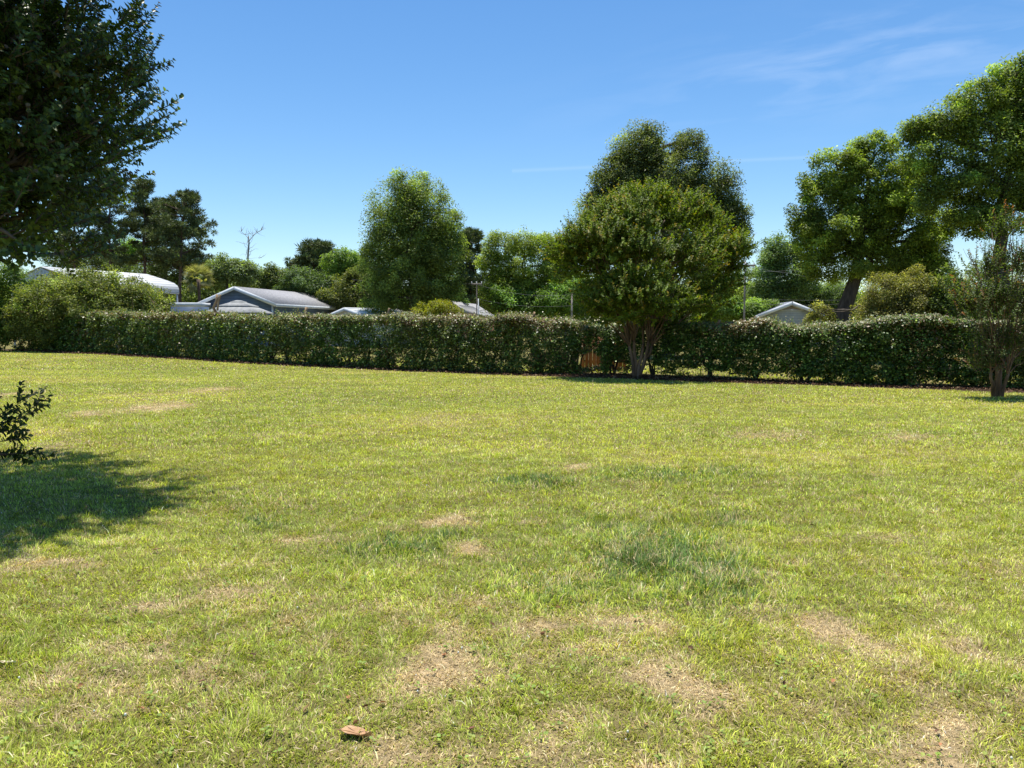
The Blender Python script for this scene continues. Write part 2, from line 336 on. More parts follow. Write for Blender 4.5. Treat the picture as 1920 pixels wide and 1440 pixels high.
# ------------------------------------------------------------------ grass blades
def grass():
    r = rng(7); PX = []; bands = [(2.0, 4.2, 17000, .0034, .030), (4.2, 6.5, 10000, .0042, .031), (6.5, 10, 5000, .0060, .033), (10, 16, 2200, .0095, .036), (16, 28, 900, .015, .040), (28, 56, 190, .03, .05)]
    P = []; W = []; H = []
    for y0, y1, dens, wd, h in bands:
        wx = y1*.80+.8; n = int((y1-y0)*2*wx*dens); x = r.uniform(-wx, wx, n); y = r.uniform(y0, y1, n)
        k = (np.abs(x) < y*.76+.9) & (y < edge_y(x)+r.normal(size=n)*.07); x = x[k]; y = y[k]
        P.append(np.stack([x, y], 1)); s = np.exp(r.normal(size=len(x))*.25); W.append(wd*s); H.append(h*np.exp(r.normal(size=len(x))*.33))
    # strips of rough grass behind the hedge, seen below it
    n = 26000; x = r.uniform(-36, 26, n); y = hedge_y(x)+1.9+r.random(n)**1.3*7; P.append(np.stack([x, y], 1)); W.append(np.full(n, .03)); H.append(.10*np.exp(r.normal(size=n)*.4))
    P = np.vstack(P); W = np.concatenate(W); H = np.concatenate(H); x, y = P[:, 0], P[:, 1]; n = len(x)
    dry, lush, n1, n2, n3 = lawn_fields(x, y)
    H = H*.86*(1+1.1*lush)*(1-.35*dry)*(.7+.6*n1); W = W*(1+.15*lush)
    tuft = np.clip((fbm(x, y, .22, 111, 3)-.56)*7, 0, 1); H = H*(1+.55*tuft*(y < 14)); a = 6.283*2.2*fbm(x, y, .16, 121, 2)+r.normal(size=n)*1.0; lean = np.where(r.random(n) < dry*.8, .9+r.random(n)*.5, .35+r.random(n)*.75)
    dx = np.cos(a); dy = np.sin(a)
    z0 = gz(x, y)-.004; b = np.stack([x, y, z0], 1); dirh = np.stack([dx, dy, 0*dx], 1); sd_ = np.stack([-dy, dx, 0*dx], 1)
    tilt = lean[:, None]; up = np.array([0, 0, 1.])
    mid = b+(up*np.cos(tilt*.7)+dirh*np.sin(tilt*.7))*(H*.55)[:, None]; tip = mid+(up*np.cos(tilt*1.5)+dirh*np.sin(tilt*1.5))*(H*.5)[:, None]
    hw = (W*.5)[:, None]*sd_
    V = np.stack([b-hw, b+hw, mid+hw*.85, tip, mid-hw*.85], 1)
    isdry = r.random(n) < np.clip(dry*.9+.15+.10*(n1 > .55), 0, .95); islush = r.random(n) < lush
    g1 = np.array([.41, .47, .06]); g2 = np.array([.57, .56, .085]); g3 = np.array([.29, .36, .06])
    m = np.clip((n2-.35)*2.5, 0, 1)[:, None]; c = g3*(1-m)*.5+g1*(.5+.1*m)+g2*m*.45
    c = np.where(islush[:, None], np.array([.12, .20, .045]), c); dc = np.array([.68, .53, .29])*(1-.35*r.random((n, 1)))
    c = np.where(isdry[:, None], dc, c)*np.exp(r.normal(size=n)*.40+(fbm(x, y*2.2, .30, 131, 3)-.5)*.8+(fbm(x*.35, y, .9, 141, 3)-.5)*.35)[:, None]
    i = np.arange(n)[:, None]*5
    g = mesh_np('lawn_grass', V.reshape(-1, 3), [i+np.array([[0, 1, 2, 4]]), i+np.array([[4, 2, 3]])], M_grass, None, np.repeat(c, 5, axis=0))
    g['kind'] = 'stuff'; tag(g, 'mown yellow green lawn grass with straw coloured dry patches', 'grass')
    # small white clover heads scattered in the lawn
    n = 60; q = np.array([gr(px, py) for px, py in zip(r.uniform(-50, 1970, n), 1440-560*r.random(n)**.7)]); mb = MB()
    for c_ in q:
        s = .003+.003*r.random(); z = .022+.01*r.random()
        mb.tube([c_+[0, 0, z-s], c_+[0, 0, z], c_+[0, 0, z+s]], [s*.6, s, s*.5], 5)
    g = mb.build('clover_flowers', noise_mat('clover_white', (.55, .55, .45), (.75, .75, .68), 40)); g['kind'] = 'stuff'; tag(g, 'tiny white clover heads dotted through the lawn', 'clover')
grass()
def weeds():
    r = rng(88); n = 300; py = 760+680*r.random(n)**.75; px = r.uniform(-60, 1980, n); c0 = np.array([gr(a, b) for a, b in zip(px, py)]); per = 6; K = np.repeat(np.arange(n), per); m_ = len(K)
    a = r.uniform(0, 6.283, m_); rad = (.004+.016*r.random(m_)); P = c0[K]+np.stack([np.cos(a)*rad, np.sin(a)*rad, .016+.016*r.random(m_)], 1); P[:, 2] += gz(P[:, 0], P[:, 1])
    D = np.stack([np.cos(a), np.sin(a), .25+.2*r.random(m_)], 1); N = np.array([0, 0, 1.])+r.normal(size=(m_, 3))*.25; L = .012+.010*r.random(m_)
    g = leaves('lawn_weeds', P, D, N, L, L*.9, vary(r, m_, (.24, .34, .06), (.34, .40, .08), .3, .2), M_grass, None, 6); g['kind'] = 'stuff'; tag(g, 'small round leaved weeds scattered in the lawn', 'weeds')
    # dry clippings and bits of dead leaf caught in the turf
    n = 1500; py = 900+540*r.random(n)**.8; px = r.uniform(-60, 1980, n); P = np.array([gr(a, b) for a, b in zip(px, py)]); P[:, 2] = gz(P[:, 0], P[:, 1])+.016+.014*r.random(n)
    D = np.stack([r.normal(size=n), r.normal(size=n), r.normal(size=n)*.15], 1); N = np.array([0, 0, 1.])+r.normal(size=(n, 3))*.3; L = .02+.035*r.random(n)
    g = leaves('lawn_thatch', P, D, N, L, .0025+.002*r.random(n), vary(r, n, (.55, .44, .26), (.26, .14, .08), .12, .2), M_litter, None); g['kind'] = 'stuff'; tag(g, 'dry clippings and bits of straw lying in the lawn', 'thatch')
def leaf_bits():
    r = rng(89); n = 75; P = np.array([gr(a, b) for a, b in zip(r.uniform(-60, 1980, n), 780+650*r.random(n))]); P[:, 2] = gz(P[:, 0], P[:, 1])+.02
    D = np.stack([r.normal(size=n), r.normal(size=n), r.normal(size=n)*.2], 1); N = np.array([0, 0, 1.])+r.normal(size=(n, 3))*.45; L = .018+.022*r.random(n)
    g = leaves('dead_leaf_bits', P, D, N, L, L*.6, vary(r, n, (.28, .13, .06), (.12, .055, .035), .4, .3), M_litter, None, 6); g['kind'] = 'stuff'; tag(g, 'tiny curled brown dead leaf bits scattered on the lawn', 'dead leaves')
leaf_bits()
weeds()
# ------------------------------------------------------------------ leaf litter below the hedge
def litter():
    r = rng(12); n = 42000; x = r.uniform(-33, 22, n); y = edge_y(x)-.12+r.random(n)**.8*2.3
    P = np.stack([x, y, gz(x, y)+.01+r.random(n)*.05], 1); N = unit(np.array([0, 0, 1.])+r.normal(size=(n, 3))*.45); D = unit(np.cross(N, r.normal(size=(n, 3))))
    L = np.clip(.0024*y, .045, .12)*(.7+.7*r.random(n)); c = vary(r, n, (.10, .052, .03), (.26, .18, .10), .2, .35)
    g = leaves('leaf_litter', P, D, N, L, L*.6, c, M_litter, None); g['kind'] = 'stuff'; tag(g, 'brown fallen leaves covering the strip under the hedge', 'leaf litter')
litter()

# ------------------------------------------------------------------ the long clipped hedge
def hedge():
    r = rng(3); t = thing('hedge', (*HP[6], 0), 'long clipped dark green hedge across the back of the lawn', 'hedge')
    xs = np.linspace(-33.5, 24, 2400); seg = np.stack([xs, hedge_y(xs)], 1); ds = np.linalg.norm(np.diff(seg, axis=0), axis=1); s = np.concatenate([[0], np.cumsum(ds)]); Ltot = s[-1]
    tan = unit(np.gradient(seg, axis=0)); nor = np.stack([tan[:, 1], -tan[:, 0]], 1); nor = np.where((nor[:, 1] > 0)[:, None], -nor, nor)     # towards the lawn
    def place(si, off, z): # off>0 = deeper into the hedge
        x = np.interp(si, s, seg[:, 0]); y = np.interp(si, s, seg[:, 1]); nx = np.interp(si, s, nor[:, 0]); ny = np.interp(si, s, nor[:, 1])
        return np.stack([x-nx*off, y-ny*off, z], 1), np.stack([nx, ny, 0*nx], 1)
    hx = np.array([-40, -34, -23, -11, -5, -.3, 1, 2.0, 3.8, 6, 8, 10, 13, 26]); hz = np.array([2.7, 2.6, 2.35, 2.04, 1.98, 1.93, 1.86, 1.72, 1.72, 1.66, 1.72, 1.74, 1.78, 1.8])
    def top(si, x): return np.interp(x, hx, hz)+(fbm(si, si*0, 1.3, 90, 4)-.5)*.55-.05
    # clumps: front face, top and back
    nc = 36000; wq = 1/seg[:, 1]**1.0; cq = np.cumsum(wq); si = np.interp(r.random(nc)*cq[-1], cq, s); x0 = np.interp(si, s, seg[:, 0]); y0 = np.interp(si, s, seg[:, 1])
    T = top(si, x0); u = r.random(nc); v = r.random(nc)
    bulge = (fbm(si, v*1.9, .62, 95, 3)-.5)*1.25
    low = -.05+.20*fbm(si, si*0+5, .9, 97, 2)+np.where((x0 > 2.2) & (x0 < 8.5), .10, 0)
    z = low+(T-low)*v; off = np.abs(r.normal(size=nc))*.20-bulge*.45+.14*(v < .25)*(1-v*4)
    istop = u < .25; z = np.where(istop, T-.10*r.random(nc), z); off = np.where(istop, r.random(nc)*1.3, off)
    isback = u > .80; off = np.where(isback, 1.25-np.abs(r.normal(size=nc))*.15, off)
    isin = (u > .68) & (u <= .80); off = np.where(isin, .3+r.random(nc)*.7, off)
    # openings low in the hedge: left of the trunk, where boards and lawn behind show
    def hole(px, py, rx, ry):
        sc = .0
        q = gr(px, 708); d = np.interp(at(px, 700, 26)[0], xs, hedge_y(xs)); c = at(px, py, d+.2); a = rx*d/F; b = ry*d/F
        return lambda X, Z: ((X-c[0])/a)**2+((Z-c[2])/b)**2 < 1
    holes = [hole(1104, 677, 21, 15), hole(1158, 688, 14, 8), hole(1225, 692, 22, 7), hole(1300, 698, 26, 6), hole(1460, 709, 20, 4), hole(1560, 715, 14, 3), hole(495, 672, 20, 5), hole(640, 676, 10, 4), hole(1352, 702, 18, 5)]
    keep = ~((fbm(si+20, z*1.3+off*.5, .34, 401, 3) < .47) & (r.random(nc) < .72) & ~isback)
    for h in holes: keep &= ~h(x0, z)
    si, x0, y0, z, off, istop, v = (q[keep] for q in (si, x0, y0, z, off, istop, v)); nc = len(si)
    csz = .14*(.5+1.0*r.random(nc)); CCt, CN = place(si, off, z)
    # number of leaves per clump falls as leaves grow with distance
    Lc = np.clip(.0027*y0, .066, .115); per = np.clip((32*(.058/Lc)**1.6), 13, 34).astype(int)
    K = np.repeat(np.arange(nc), per); n = len(K); g = sphere_dirs(r, n)*(r.random(n)**.5)[:, None]; P = CCt[K]+g*csz[K][:, None]*np.array([1.2, 1.2, .9])
    hk = np.ones(n, bool)
    for h in holes: hk &= ~((h(P[:, 0], P[:, 2])) & (r.random(n) < .93))
    P = P[hk]; K = K[hk]; g = g[hk]; n = len(P); P[:, 2] = np.maximum(P[:, 2], .05)
    N = unit(CN[K]*.35+np.array([0, 0, .9])+g*.55+r.normal(size=(n, 3))*.42); D = unit(np.cross(N, r.normal(size=(n, 3)))+CN[K]*.3)
    L = Lc[K]*(.7+.6*r.random(n)); cv = np.exp(r.normal(size=nc)*.22)[K]
    sx_ = si[K]; tp = np.clip((P[:, 2]-(np.interp(P[:, 0], hx, hz)-.42))/.4, 0, 1)*(.35+1.0*fbm(sx_, sx_*0, 2.5, 99, 2)); brown = fbm(sx_, P[:, 2], 1.1, 101, 3)
    c = vary(r, n, (.070, .125, .020), (.17, .235, .05), .3, .5, cv)
    hue = np.clip((fbm(sx_, sx_*0+9, 3.2, 411, 2)-.5)*4, 0, .8)[:, None]; c = c*(1-hue)+c*np.array([1.22, .98, 1.0])*hue
    ppx = P[:, 0]/P[:, 1]*F+960; dryx = np.zeros(n)
    for a_, b_, k_ in ((1010, 75, 1.0), (290, 60, .7), (1385, 55, .8), (850, 60, .5), (560, 60, .35)): dryx = np.maximum(dryx, k_*np.exp(-((ppx-a_)/b_)**2))
    tp = np.clip(tp+dryx*.8*np.clip((P[:, 2]-(np.interp(P[:, 0], hx, hz)-.5))/.45, 0, 1), 0, 1.2)
    pale = r.random(n) < tp*.55; c = np.where(pale[:, None], np.array([.25, .23, .10])*np.exp(r.normal(size=n)*.3)[:, None], c)
    bz = (r.random(n) < np.clip((brown-.60)*1.4, 0, .3)+tp*.10+dryx*tp*.25); c = np.where(bz[:, None], np.array([.19, .12, .06])*np.exp(r.normal(size=n)*.3)[:, None], c)
    leaves('foliage', P, D, N, L, L*.7, c, M_gloss, t)
    # stems
    for k in range(46):
        a = (k+.5+.5*r.random())/46*Ltot; b, _ = place(np.array([a]), np.array([.45+.3*r.random()]), np.array([0.])); b = b[0]; mb = MB()
        for j in range(4):
            e = b+np.array([r.normal()*.35, r.normal()*.15, 1.2+.3*r.random()]); mb.tube(bent(r, b+[r.normal()*.06, r.normal()*.04, -.05], e, 6, .05), np.linspace(.035, .012, 6)*(.7+.6*r.random()), 6)
        mb.build('stem', M_bark_dark, t, True)
    # loose young shoots standing out of the top and face
    k = 2600; a = np.interp(r.random(k)*cq[-1], cq, s); a = a[fbm(a, a*0+3, 1.4, 421, 3) > .42]; k = len(a); xa = np.interp(a, s, seg[:, 0]); tz = np.interp(xa, hx, hz)+(fbm(a, a*0, 1.3, 90, 4)-.5)*.55-.12
    Sp, _ = place(a, r.random(k)*1.1-.05, tz-.08*r.random(k)); Dp = unit(r.normal(size=(k, 3))*np.array([.45, .45, .2])+np.array([0, 0, 1.])); Lp = .14+.26*r.random(k)**1.6
    Pp, LD, Np, tp_, ln = shoots_np(r, Sp, Dp, Lp, 9, .05); leaves('stray_shoots', Pp, LD, Np, np.clip(.0027*Pp[:, 1], .055, .10), np.clip(.0016*Pp[:, 1], .03, .06), vary(r, len(Pp), (.12, .17, .035), (.26, .24, .10), .35, .3), M_gloss, t)
    # bare cut twigs along the top
    mb = MB()
    for k in range(1500):
        a = r.random()*Ltot; x = np.interp(a, s, seg[:, 0]); 
        if fbm(np.array([a]), np.array([0.]), 2.5, 99, 2)[0]*1.3 < r.random(): continue
        p, _ = place(np.array([a]), np.array([r.random()*1.1]), np.array([top(np.array([a]), np.array([x]))[0]-.25])); p = p[0]
        e = p+np.array([r.normal()*.22, r.normal()*.15, .22+.22*r.random()]); mb.tube([p, (p+e)/2+r.normal(size=3)*.03, e], [.009, .007, .004], 4, False)
    mb.build('bare_twigs', M_cutwood, t)
    # thick sawn-off stems standing above the top
    for px, py0, py1, w_ in ((405, 552, 590, .075), (411, 553, 572, .05), (573, 576, 600, .07), (728, 578, 600, .05), (1347, 600, 620, .05), (1000, 585, 600, .04)):
        d = float(np.interp(at(px, 600, 30)[0]*1.0, xs, hedge_y(xs))); d = 30
        for _ in range(6): d = float(hedge_y(at(px, 600, d)[0]))+.6
        a = at(px-3, py1+10, d); b = at(px+2, py0, d); mb = MB(); mb.tube(bent(r, a, b, 5, .06), np.linspace(w_, w_*.8, 5), 7); mb.build('sawn_stem', M_cutwood, t, True)
hedge()

# ------------------------------------------------------------------ crape myrtles
def myrtle(name, label, base, heads, lobes, nsh, sl_, nl, leafL, c1, c2, tipc, seed, tr=.09, limbs=26, ptip=.2, up=.7, m=None, stemr=.03):
    r = rng(seed); t = thing(name, base, label, 'tree'); mb = MB(); base = np.asarray(base, float)
    for h in heads:
        b = base+np.array([(h[0]-base[0])*.18+r.normal()*.03, r.normal()*.06, -.08]); mb.tube(bent(r, b, h, 6, .03), np.linspace(tr, tr*.72, 6), 9)
    area = np.array([l[1][0]*l[1][2] for l in lobes]); area /= area.sum(); limb_ends = []
    for k in range(limbs):
        c, rad = lobes[r.choice(len(lobes), p=area)]; u = sphere_dirs(r, 1)[0]; u[2] = abs(u[2]); e = c+u*rad*.55
        h = np.array(heads[int(np.argmin([np.linalg.norm((np.array(h_)-e)[:2])+r.random()*.8 for h_ in heads]))])
        q = bent(r, h, e, 7, .025, .04); q[1:-1, 2] -= 0; mb.tube(q, np.linspace(stemr, stemr*.35, 7), 6); limb_ends.append(q)
        for j in range(3):
            s_ = q[r.integers(3, 6)]; e2 = e+sphere_dirs(r, 1)[0]*rad*.5; mb.tube(bent(r, s_, e2, 5, .04), np.linspace(stemr*.4, stemr*.16, 5), 5)
    mb.build('trunk', M_myrtle, t, True)
    S = []; O = []
    for (c, rad), a in zip(lobes, area):
        k = int(nsh*a); u = sphere_dirs(r, k); u[:, 2] = np.where(u[:, 2] < -.5, -u[:, 2]*.4, u[:, 2]); f = .35+.6*r.random(k)**.6
        S.append(c+u*rad*f[:, None]); O.append(u)
    S = np.vstack(S); O = np.vstack(O); kp = fbm(S[:, 0]+S[:, 1]*.7, S[:, 2]*1.7+S[:, 1]*.4, .62, seed+300, 3) > .47; S = S[kp]; O = O[kp]; n = len(S)
    D = unit(O*.8+np.array([0, 0, up])+r.normal(size=(n, 3))*.3); L = sl_*(.5+.9*r.random(n))
    P, LD, N, tt, line = shoots_np(r, S, D, L, nl, .2)
    cl = np.repeat(np.exp(r.normal(size=n)*.18), nl); c = vary(r, n*nl, c1, c2, .3, .2, cl)
    hot = np.repeat(r.random(n) < ptip, nl); mx_ = np.clip((tt-.45)*2.2, 0, 1)*hot*.9; c = c*(1-mx_[:, None])+np.array(tipc)*mx_[:, None]
    leaves('crown', P, LD, N, leafL*(.7+.5*r.random(len(P)))*(1.12-.4*tt), leafL*.56, c, m or M_leaf, t, 4 if leafL > .1 else 6)
    mb = MB()
    for q in line[:: max(1, n//3500)]: mb.tube(q, [.006, .0045, .002], 4, False)
    mb.build('twigs', M_myrtle, t)
    return t
D0 = 24.2; b0 = gr(1195, 708)
lob = px_lobes([(1215, 425, 95, 62), (1130, 462, 78, 55, -.6), (1310, 462, 80, 65, .5), (1215, 500, 150, 85), (1092, 505, 50, 48, .4), (1350, 515, 44, 48), (1215, 560, 130, 48, -.9), (1140, 552, 62, 34, .6), (1325, 555, 52, 38), (1260, 600, 70, 30, .8), (1180, 395, 50, 32, .6), (1150, 592, 60, 28, -.8), (1215, 590, 60, 30, -1.3), (1310, 592, 34, 24, .6), (1062, 474, 40, 22), (1382, 470, 26, 22), (1150, 400, 40, 20), (1290, 398, 50, 22, .4), (1225, 372, 30, 16), (1100, 430, 36, 20)], D0)
myrtle('crape_myrtle', 'broad many-stemmed crape myrtle with rusty shoot tips standing in front of the hedge', b0,
       [at(1189, 640, D0), at(1206, 645, D0+.15), at(1216, 640, D0-.1), at(1180, 648, D0+.05), at(1222, 648, D0)], lob, 13500, .36, 17, .088,
       (.125, .185, .024), (.21, .26, .032), (.34, .25, .03), 11, .062, 40, .18, .15)
D1 = 17.4; b1 = gr(1872, 744)
lob = px_lobes([(1840, 520, 42, 50), (1905, 500, 52, 55, .3), (1865, 590, 52, 52, -.3), (1945, 585, 55, 60), (1905, 655, 42, 36, .2), (1818, 590, 28, 45), (1970, 500, 55, 60, .4), (1800, 480, 22, 28), (1990, 640, 50, 50), (1870, 655, 52, 34, -.3), (1925, 698, 40, 22, .2), (1845, 690, 26, 20), (1880, 440, 34, 24)], D1)
myrtle('crape_myrtle', 'small open crape myrtle with red new shoots at the right edge of the lawn', b1,
       [at(1858, 700, D1), at(1876, 695, D1+.1), at(1890, 702, D1-.1), at(1868, 690, D1)], lob, 2300, .38, 18, .066,
       (.085, .13, .04), (.13, .18, .05), (.30, .11, .06), 12, .045, 24, .26, .9, None, .014)

# big dark tree at the left, trunk outside the frame
DT = 7.65
def near_tree():
    r = rng(21); base = np.array([-7.1, DT, 0]); t = thing('crape_myrtle', base, 'large dark leafy tree filling the upper left corner near the camera', 'tree')
    lobes = px_lobes([(40, 60, 160, 130), (85, 180, 135, 95, .4), (30, 300, 150, 110), (70, 400, 90, 60, .5), (-100, 150, 250, 220), (0, 430, 100, 50, -.6), (-120, 380, 190, 110), (140, 85, 55, 55, .2), (165, 212, 62, 42, .1), (80, 315, 60, 45, .4)], DT)
    lobes += [(np.array([-5.6, DT+.3, 5.8]), np.array([1.7, 2.0, 1.3])), (np.array([-4.6, DT+.2, 6.9]), np.array([1.3, 1.4, .8])), (np.array([-4.5, DT+1.0, 7.3]), np.array([1.3, 1.4, .8])), (np.array([-6.2, DT-.9, 4.3]), np.array([1.8, 1.3, 1.4])), (np.array([-6.2, DT+1.6, 4.0]), np.array([1.9, 1.3, 1.5]))]  # unseen high lobes, added to shape the crown's shadow on the lawn
    mb = MB(); heads = [base+[.4, .1, 1.7], base+[.2, -.3, 1.8], base+[-.2, .3, 1.5], base+[-.4, -.2, 1.3]]
    for h in heads: mb.tube(bent(r, base+[r.normal()*.06, r.normal()*.06, -.1], h, 6, .03), np.linspace(.13, .09, 6), 9)
    for c, rad in lobes:
        h = heads[r.integers(4)]; q = bent(r, h, c, 8, .03, .05); mb.tube(q, np.linspace(.055, .022, 8), 7)
        for j in range(9):
            u = sphere_dirs(r, 1)[0]; e = c+u*rad*.85; mb.tube(bent(r, q[r.integers(4, 8)], e, 6, .05), np.linspace(.02, .006, 6), 5)
    mb.build('trunk', M_bark, t, True)
    area = np.array([(l[1][0]*l[1][2]) for l in lobes]); area /= area.sum(); S = []; O = []
    for (c, rad), a in zip(lobes, area):
        k = int(4200*a); u = sphere_dirs(r, k); f = .3+.66*r.random(k)**.6; S.append(c+u*rad*f[:, None]); O.append(u)
    S = np.vstack(S); O = np.vstack(O)
    # long free shoots at the right-hand silhouette
    ex = []; 
    for px, py, n_ in ((255, 30, 7), (270, 70, 4), (262, 128, 9), (255, 160, 7), (270, 195, 7), (275, 240, 9), (230, 262, 6), (215, 345, 6), (235, 90, 6), (215, 285, 5), (160, 470, 6), (190, 455, 6)):
        for _ in range(n_): ex.append(at(px-24+r.normal()*14, py+12+r.normal()*9, DT+r.normal()*.25))
    ex = np.array(ex); S2 = ex; O2 = np.tile(np.array([[.95, 0, .18]]), (len(ex), 1))
    D = unit(np.vstack([O, O2])*.9+np.array([.12, 0, .42])+r.normal(size=(len(S)+len(S2), 3))*.28); S = np.vstack([S, S2]); n = len(S)
    L = .42*(.5+.8*r.random(n)); L[-len(ex):] = .36*(.6+.6*r.random(len(ex))); nl = 24
    P, LD, N, tt, line = shoots_np(r, S, D, L, nl, .12)
    c = vary(r, n*nl, (.065, .11, .025), (.12, .175, .03), .3, .3); hot = np.repeat(r.random(n) < .15, nl)*np.clip((tt-.7)*3, 0, 1)
    c = c*(1-hot[:, None]*.7)+np.array([.14, .06, .035])*hot[:, None]*.7
    leaves('crown', P, LD, N, .074*(.7+.5*r.random(len(P)))*(1.15-.5*tt), .044, c, M_gloss, t, 6)
    mb = MB()
    for q in line: mb.tube(q, [.006, .0045, .002], 4, False)
    mb.build('twigs', M_bark_dark, t)
near_tree()
def shoot_bush():
    r = rng(22); d = 5.9; base = np.array([-5.0, d, 0]); t = thing('leafy_shrub', base, 'dark leafy shoots reaching in low at the left edge over the shaded lawn', 'shrub')
    tips = [(72, 735, 1), (97, 742, 1), (88, 760, .9), (52, 760, .9), (25, 790, .8), (45, 800, .8), (52, 820, .6), (72, 845, .9), (75, 850, .9), (20, 850, .7), (10, 805, .7), (-30, 780, .8), (-50, 830, .8), (-20, 750, .7)]
    S = []; D = []; L = []; mb = MB()
    for px, py, l in tips:
        e = at(px, py, d+r.normal()*.1); root = at(-110, 832+r.normal()*8, d); s_ = root+(e-root)*(.62+.1*r.random()); s_[2] -= .03
        mb.tube(bent(r, base, root, 4, .02), [.012, .01, .008, .008], 5); mb.tube(bent(r, root, s_, 4, .02), [.007, .006, .005, .004], 5)
        S.append(s_); D.append(e-s_); L.append(np.linalg.norm(e-s_)); mb.tube([s_, (s_+e)/2, e], [.004, .003, .0015], 4)
        for _ in range(1):
            f = .2+.5*r.random(); q = s_+(e-s_)*f; dd = unit(e-s_)+r.normal(size=3)*.4; S.append(q); D.append(dd); L.append(.14+.08*r.random())
    S = np.array(S); D = unit(np.array(D)); L = np.array(L); nl = 18; P, LD, N, tt, line = shoots_np(r, S, D, L, nl, .05)
    leaves('foliage', P, LD, N, .052*(.75+.5*r.random(len(P)))*(1.15-.4*tt), .028, vary(r, len(P), (.028, .05, .016), (.05, .08, .02), .2, .2), M_leaf, t, 6)  # leaf colours darkened to stand in for the shade under the tree
    mb.build('stems', M_bark_dark, t, True)
shoot_bush()

# ------------------------------------------------------------------ big trees behind the hedge
def gp(px, d): p = at(px, 600, d); p[2] = 0; return p
G_mid = (.075, .125, .028); G_lit = (.12, .18, .035); G_dark = (.045, .075, .025)
broad_tree('oak_tree', 'tall dense dark green twin-topped oak rising behind the rusty crape myrtle', gp(1255, 41), at(1255, 520, 41),
    px_lobes([(1195, 278, 42, 42), (1292, 298, 44, 42, .5), (1245, 335, 70, 48), (1165, 340, 48, 44), (1325, 358, 48, 48, .6), (1240, 420, 110, 66), (1352, 418, 42, 50), (1148, 412, 46, 48, -.5), (1383, 395, 16, 30), (1383, 445, 18, 24), (1300, 500, 80, 50), (1175, 500, 60, 50), (1210, 250, 30, 20), (1180, 305, 34, 30), (1245, 318, 50, 36, 1), (1240, 380, 110, 55, 1), (1310, 420, 70, 60, 1), (1135, 350, 34, 36), (1116, 398, 26, 34), (1372, 425, 32, 46), (1348, 350, 44, 44), (1295, 272, 32, 24, .6), (1390, 455, 16, 26), (1205, 300, 46, 46, .5), (1110, 372, 24, 24), (1150, 320, 30, 26)], 41),
    120000, .34, .10, (.062, .085, .036), (.09, .11, .045), 31, .38, M_bark_dark, cdv=.35)
broad_tree('poplar_tree', 'tall egg-shaped bright green broadleaf tree behind the middle of the hedge', gp(775, 62), at(772, 560, 62),
    px_lobes([(768, 352, 40, 32), (800, 372, 42, 36), (735, 395, 45, 50), (790, 420, 62, 55), (835, 425, 34, 50), (708, 450, 34, 46), (760, 480, 72, 60), (832, 488, 38, 48), (700, 505, 26, 34), (765, 540, 82, 45), (838, 470, 34, 40, 1), (720, 560, 36, 28), (815, 555, 40, 30), (765, 515, 80, 50, 2), (800, 470, 60, 50, 2), (745, 440, 55, 60, 2), (830, 530, 36, 34, 1)], 62),
    100000, .5, .14, (.078, .115, .036), (.12, .155, .045), 32, .35, M_bark, cdv=.4)
broad_tree('pecan_tree', 'spreading pecan with a leaning dark trunk behind the right part of the hedge', gp(1578, 35), at(1612, 470, 35),
    px_lobes([(1572, 318, 44, 32), (1640, 292, 44, 34), (1540, 362, 40, 32), (1625, 362, 70, 46), (1512, 405, 34, 26), (1690, 350, 48, 46), (1595, 430, 80, 44), (1690, 430, 62, 52), (1530, 452, 46, 32), (1640, 492, 88, 34), (1722, 500, 44, 40), (1540, 498, 44, 26), (1500, 430, 22, 20), (1745, 455, 30, 30), (1770, 415, 34, 26), (1700, 530, 46, 22), (1755, 500, 30, 34)], 35),
    100000, .32, .10, (.085, .125, .028), (.14, .185, .035), 33, .36, M_bark_dark, trunk_pts=[gp(1576, 35)-[0, 0, .2], at(1583, 580, 35), at(1597, 540, 35), at(1606, 515, 35), at(1612, 470, 35)], cdv=.42, shell=.45)
broad_tree('pecan_tree', 'tallest pecan with sky gaps in its crown, cut by the right edge of the picture', gp(1886, 31), at(1880, 440, 31),
    px_lobes([(1905, 145, 50, 32), (1838, 185, 52, 34), (1775, 228, 50, 34), (1955, 180, 70, 60), (1860, 270, 80, 52), (1738, 290, 44, 42), (1800, 345, 60, 38), (1905, 350, 62, 42), (1745, 360, 36, 36), (1990, 290, 80, 80), (1850, 415, 60, 26), (1960, 400, 60, 40), (1720, 245, 28, 20), (1810, 405, 44, 26), (2050, 200, 80, 70), (1895, 210, 50, 34)], 31),
    110000, .32, .095, (.072, .108, .028), (.125, .165, .035), 34, .34, M_bark_dark, cdv=.42, shell=.4)
broad_tree('hickory_tree', 'pale green loose-crowned tree between the egg-shaped tree and the crape myrtle', gp(975, 66), at(975, 540, 66),
    px_lobes([(940, 462, 34, 26), (985, 455, 34, 22), (1025, 468, 34, 28), (922, 495, 24, 30), (985, 505, 52, 36), (1040, 510, 34, 36), (960, 550, 56, 40), (1020, 555, 48, 36), (925, 558, 26, 30), (1060, 480, 22, 24)], 66),
    52000, .45, .14, (.11, .155, .036), (.15, .19, .045), 35, .28, M_bark, cdv=.3, shell=.4)
broad_tree('maple_tree', 'bluish green tree left of the leaning pecan, seen over the grey gable', gp(1425, 67), at(1440, 560, 67),
    px_lobes([(1462, 468, 26, 30), (1440, 505, 26, 30), (1480, 510, 36, 40), (1440, 550, 40, 30), (1500, 530, 34, 30)], 67),
    26000, .55, .16, (.065, .10, .042), (.09, .15, .04), 36, .25, M_bark_dark, cdv=.3, shell=.4)
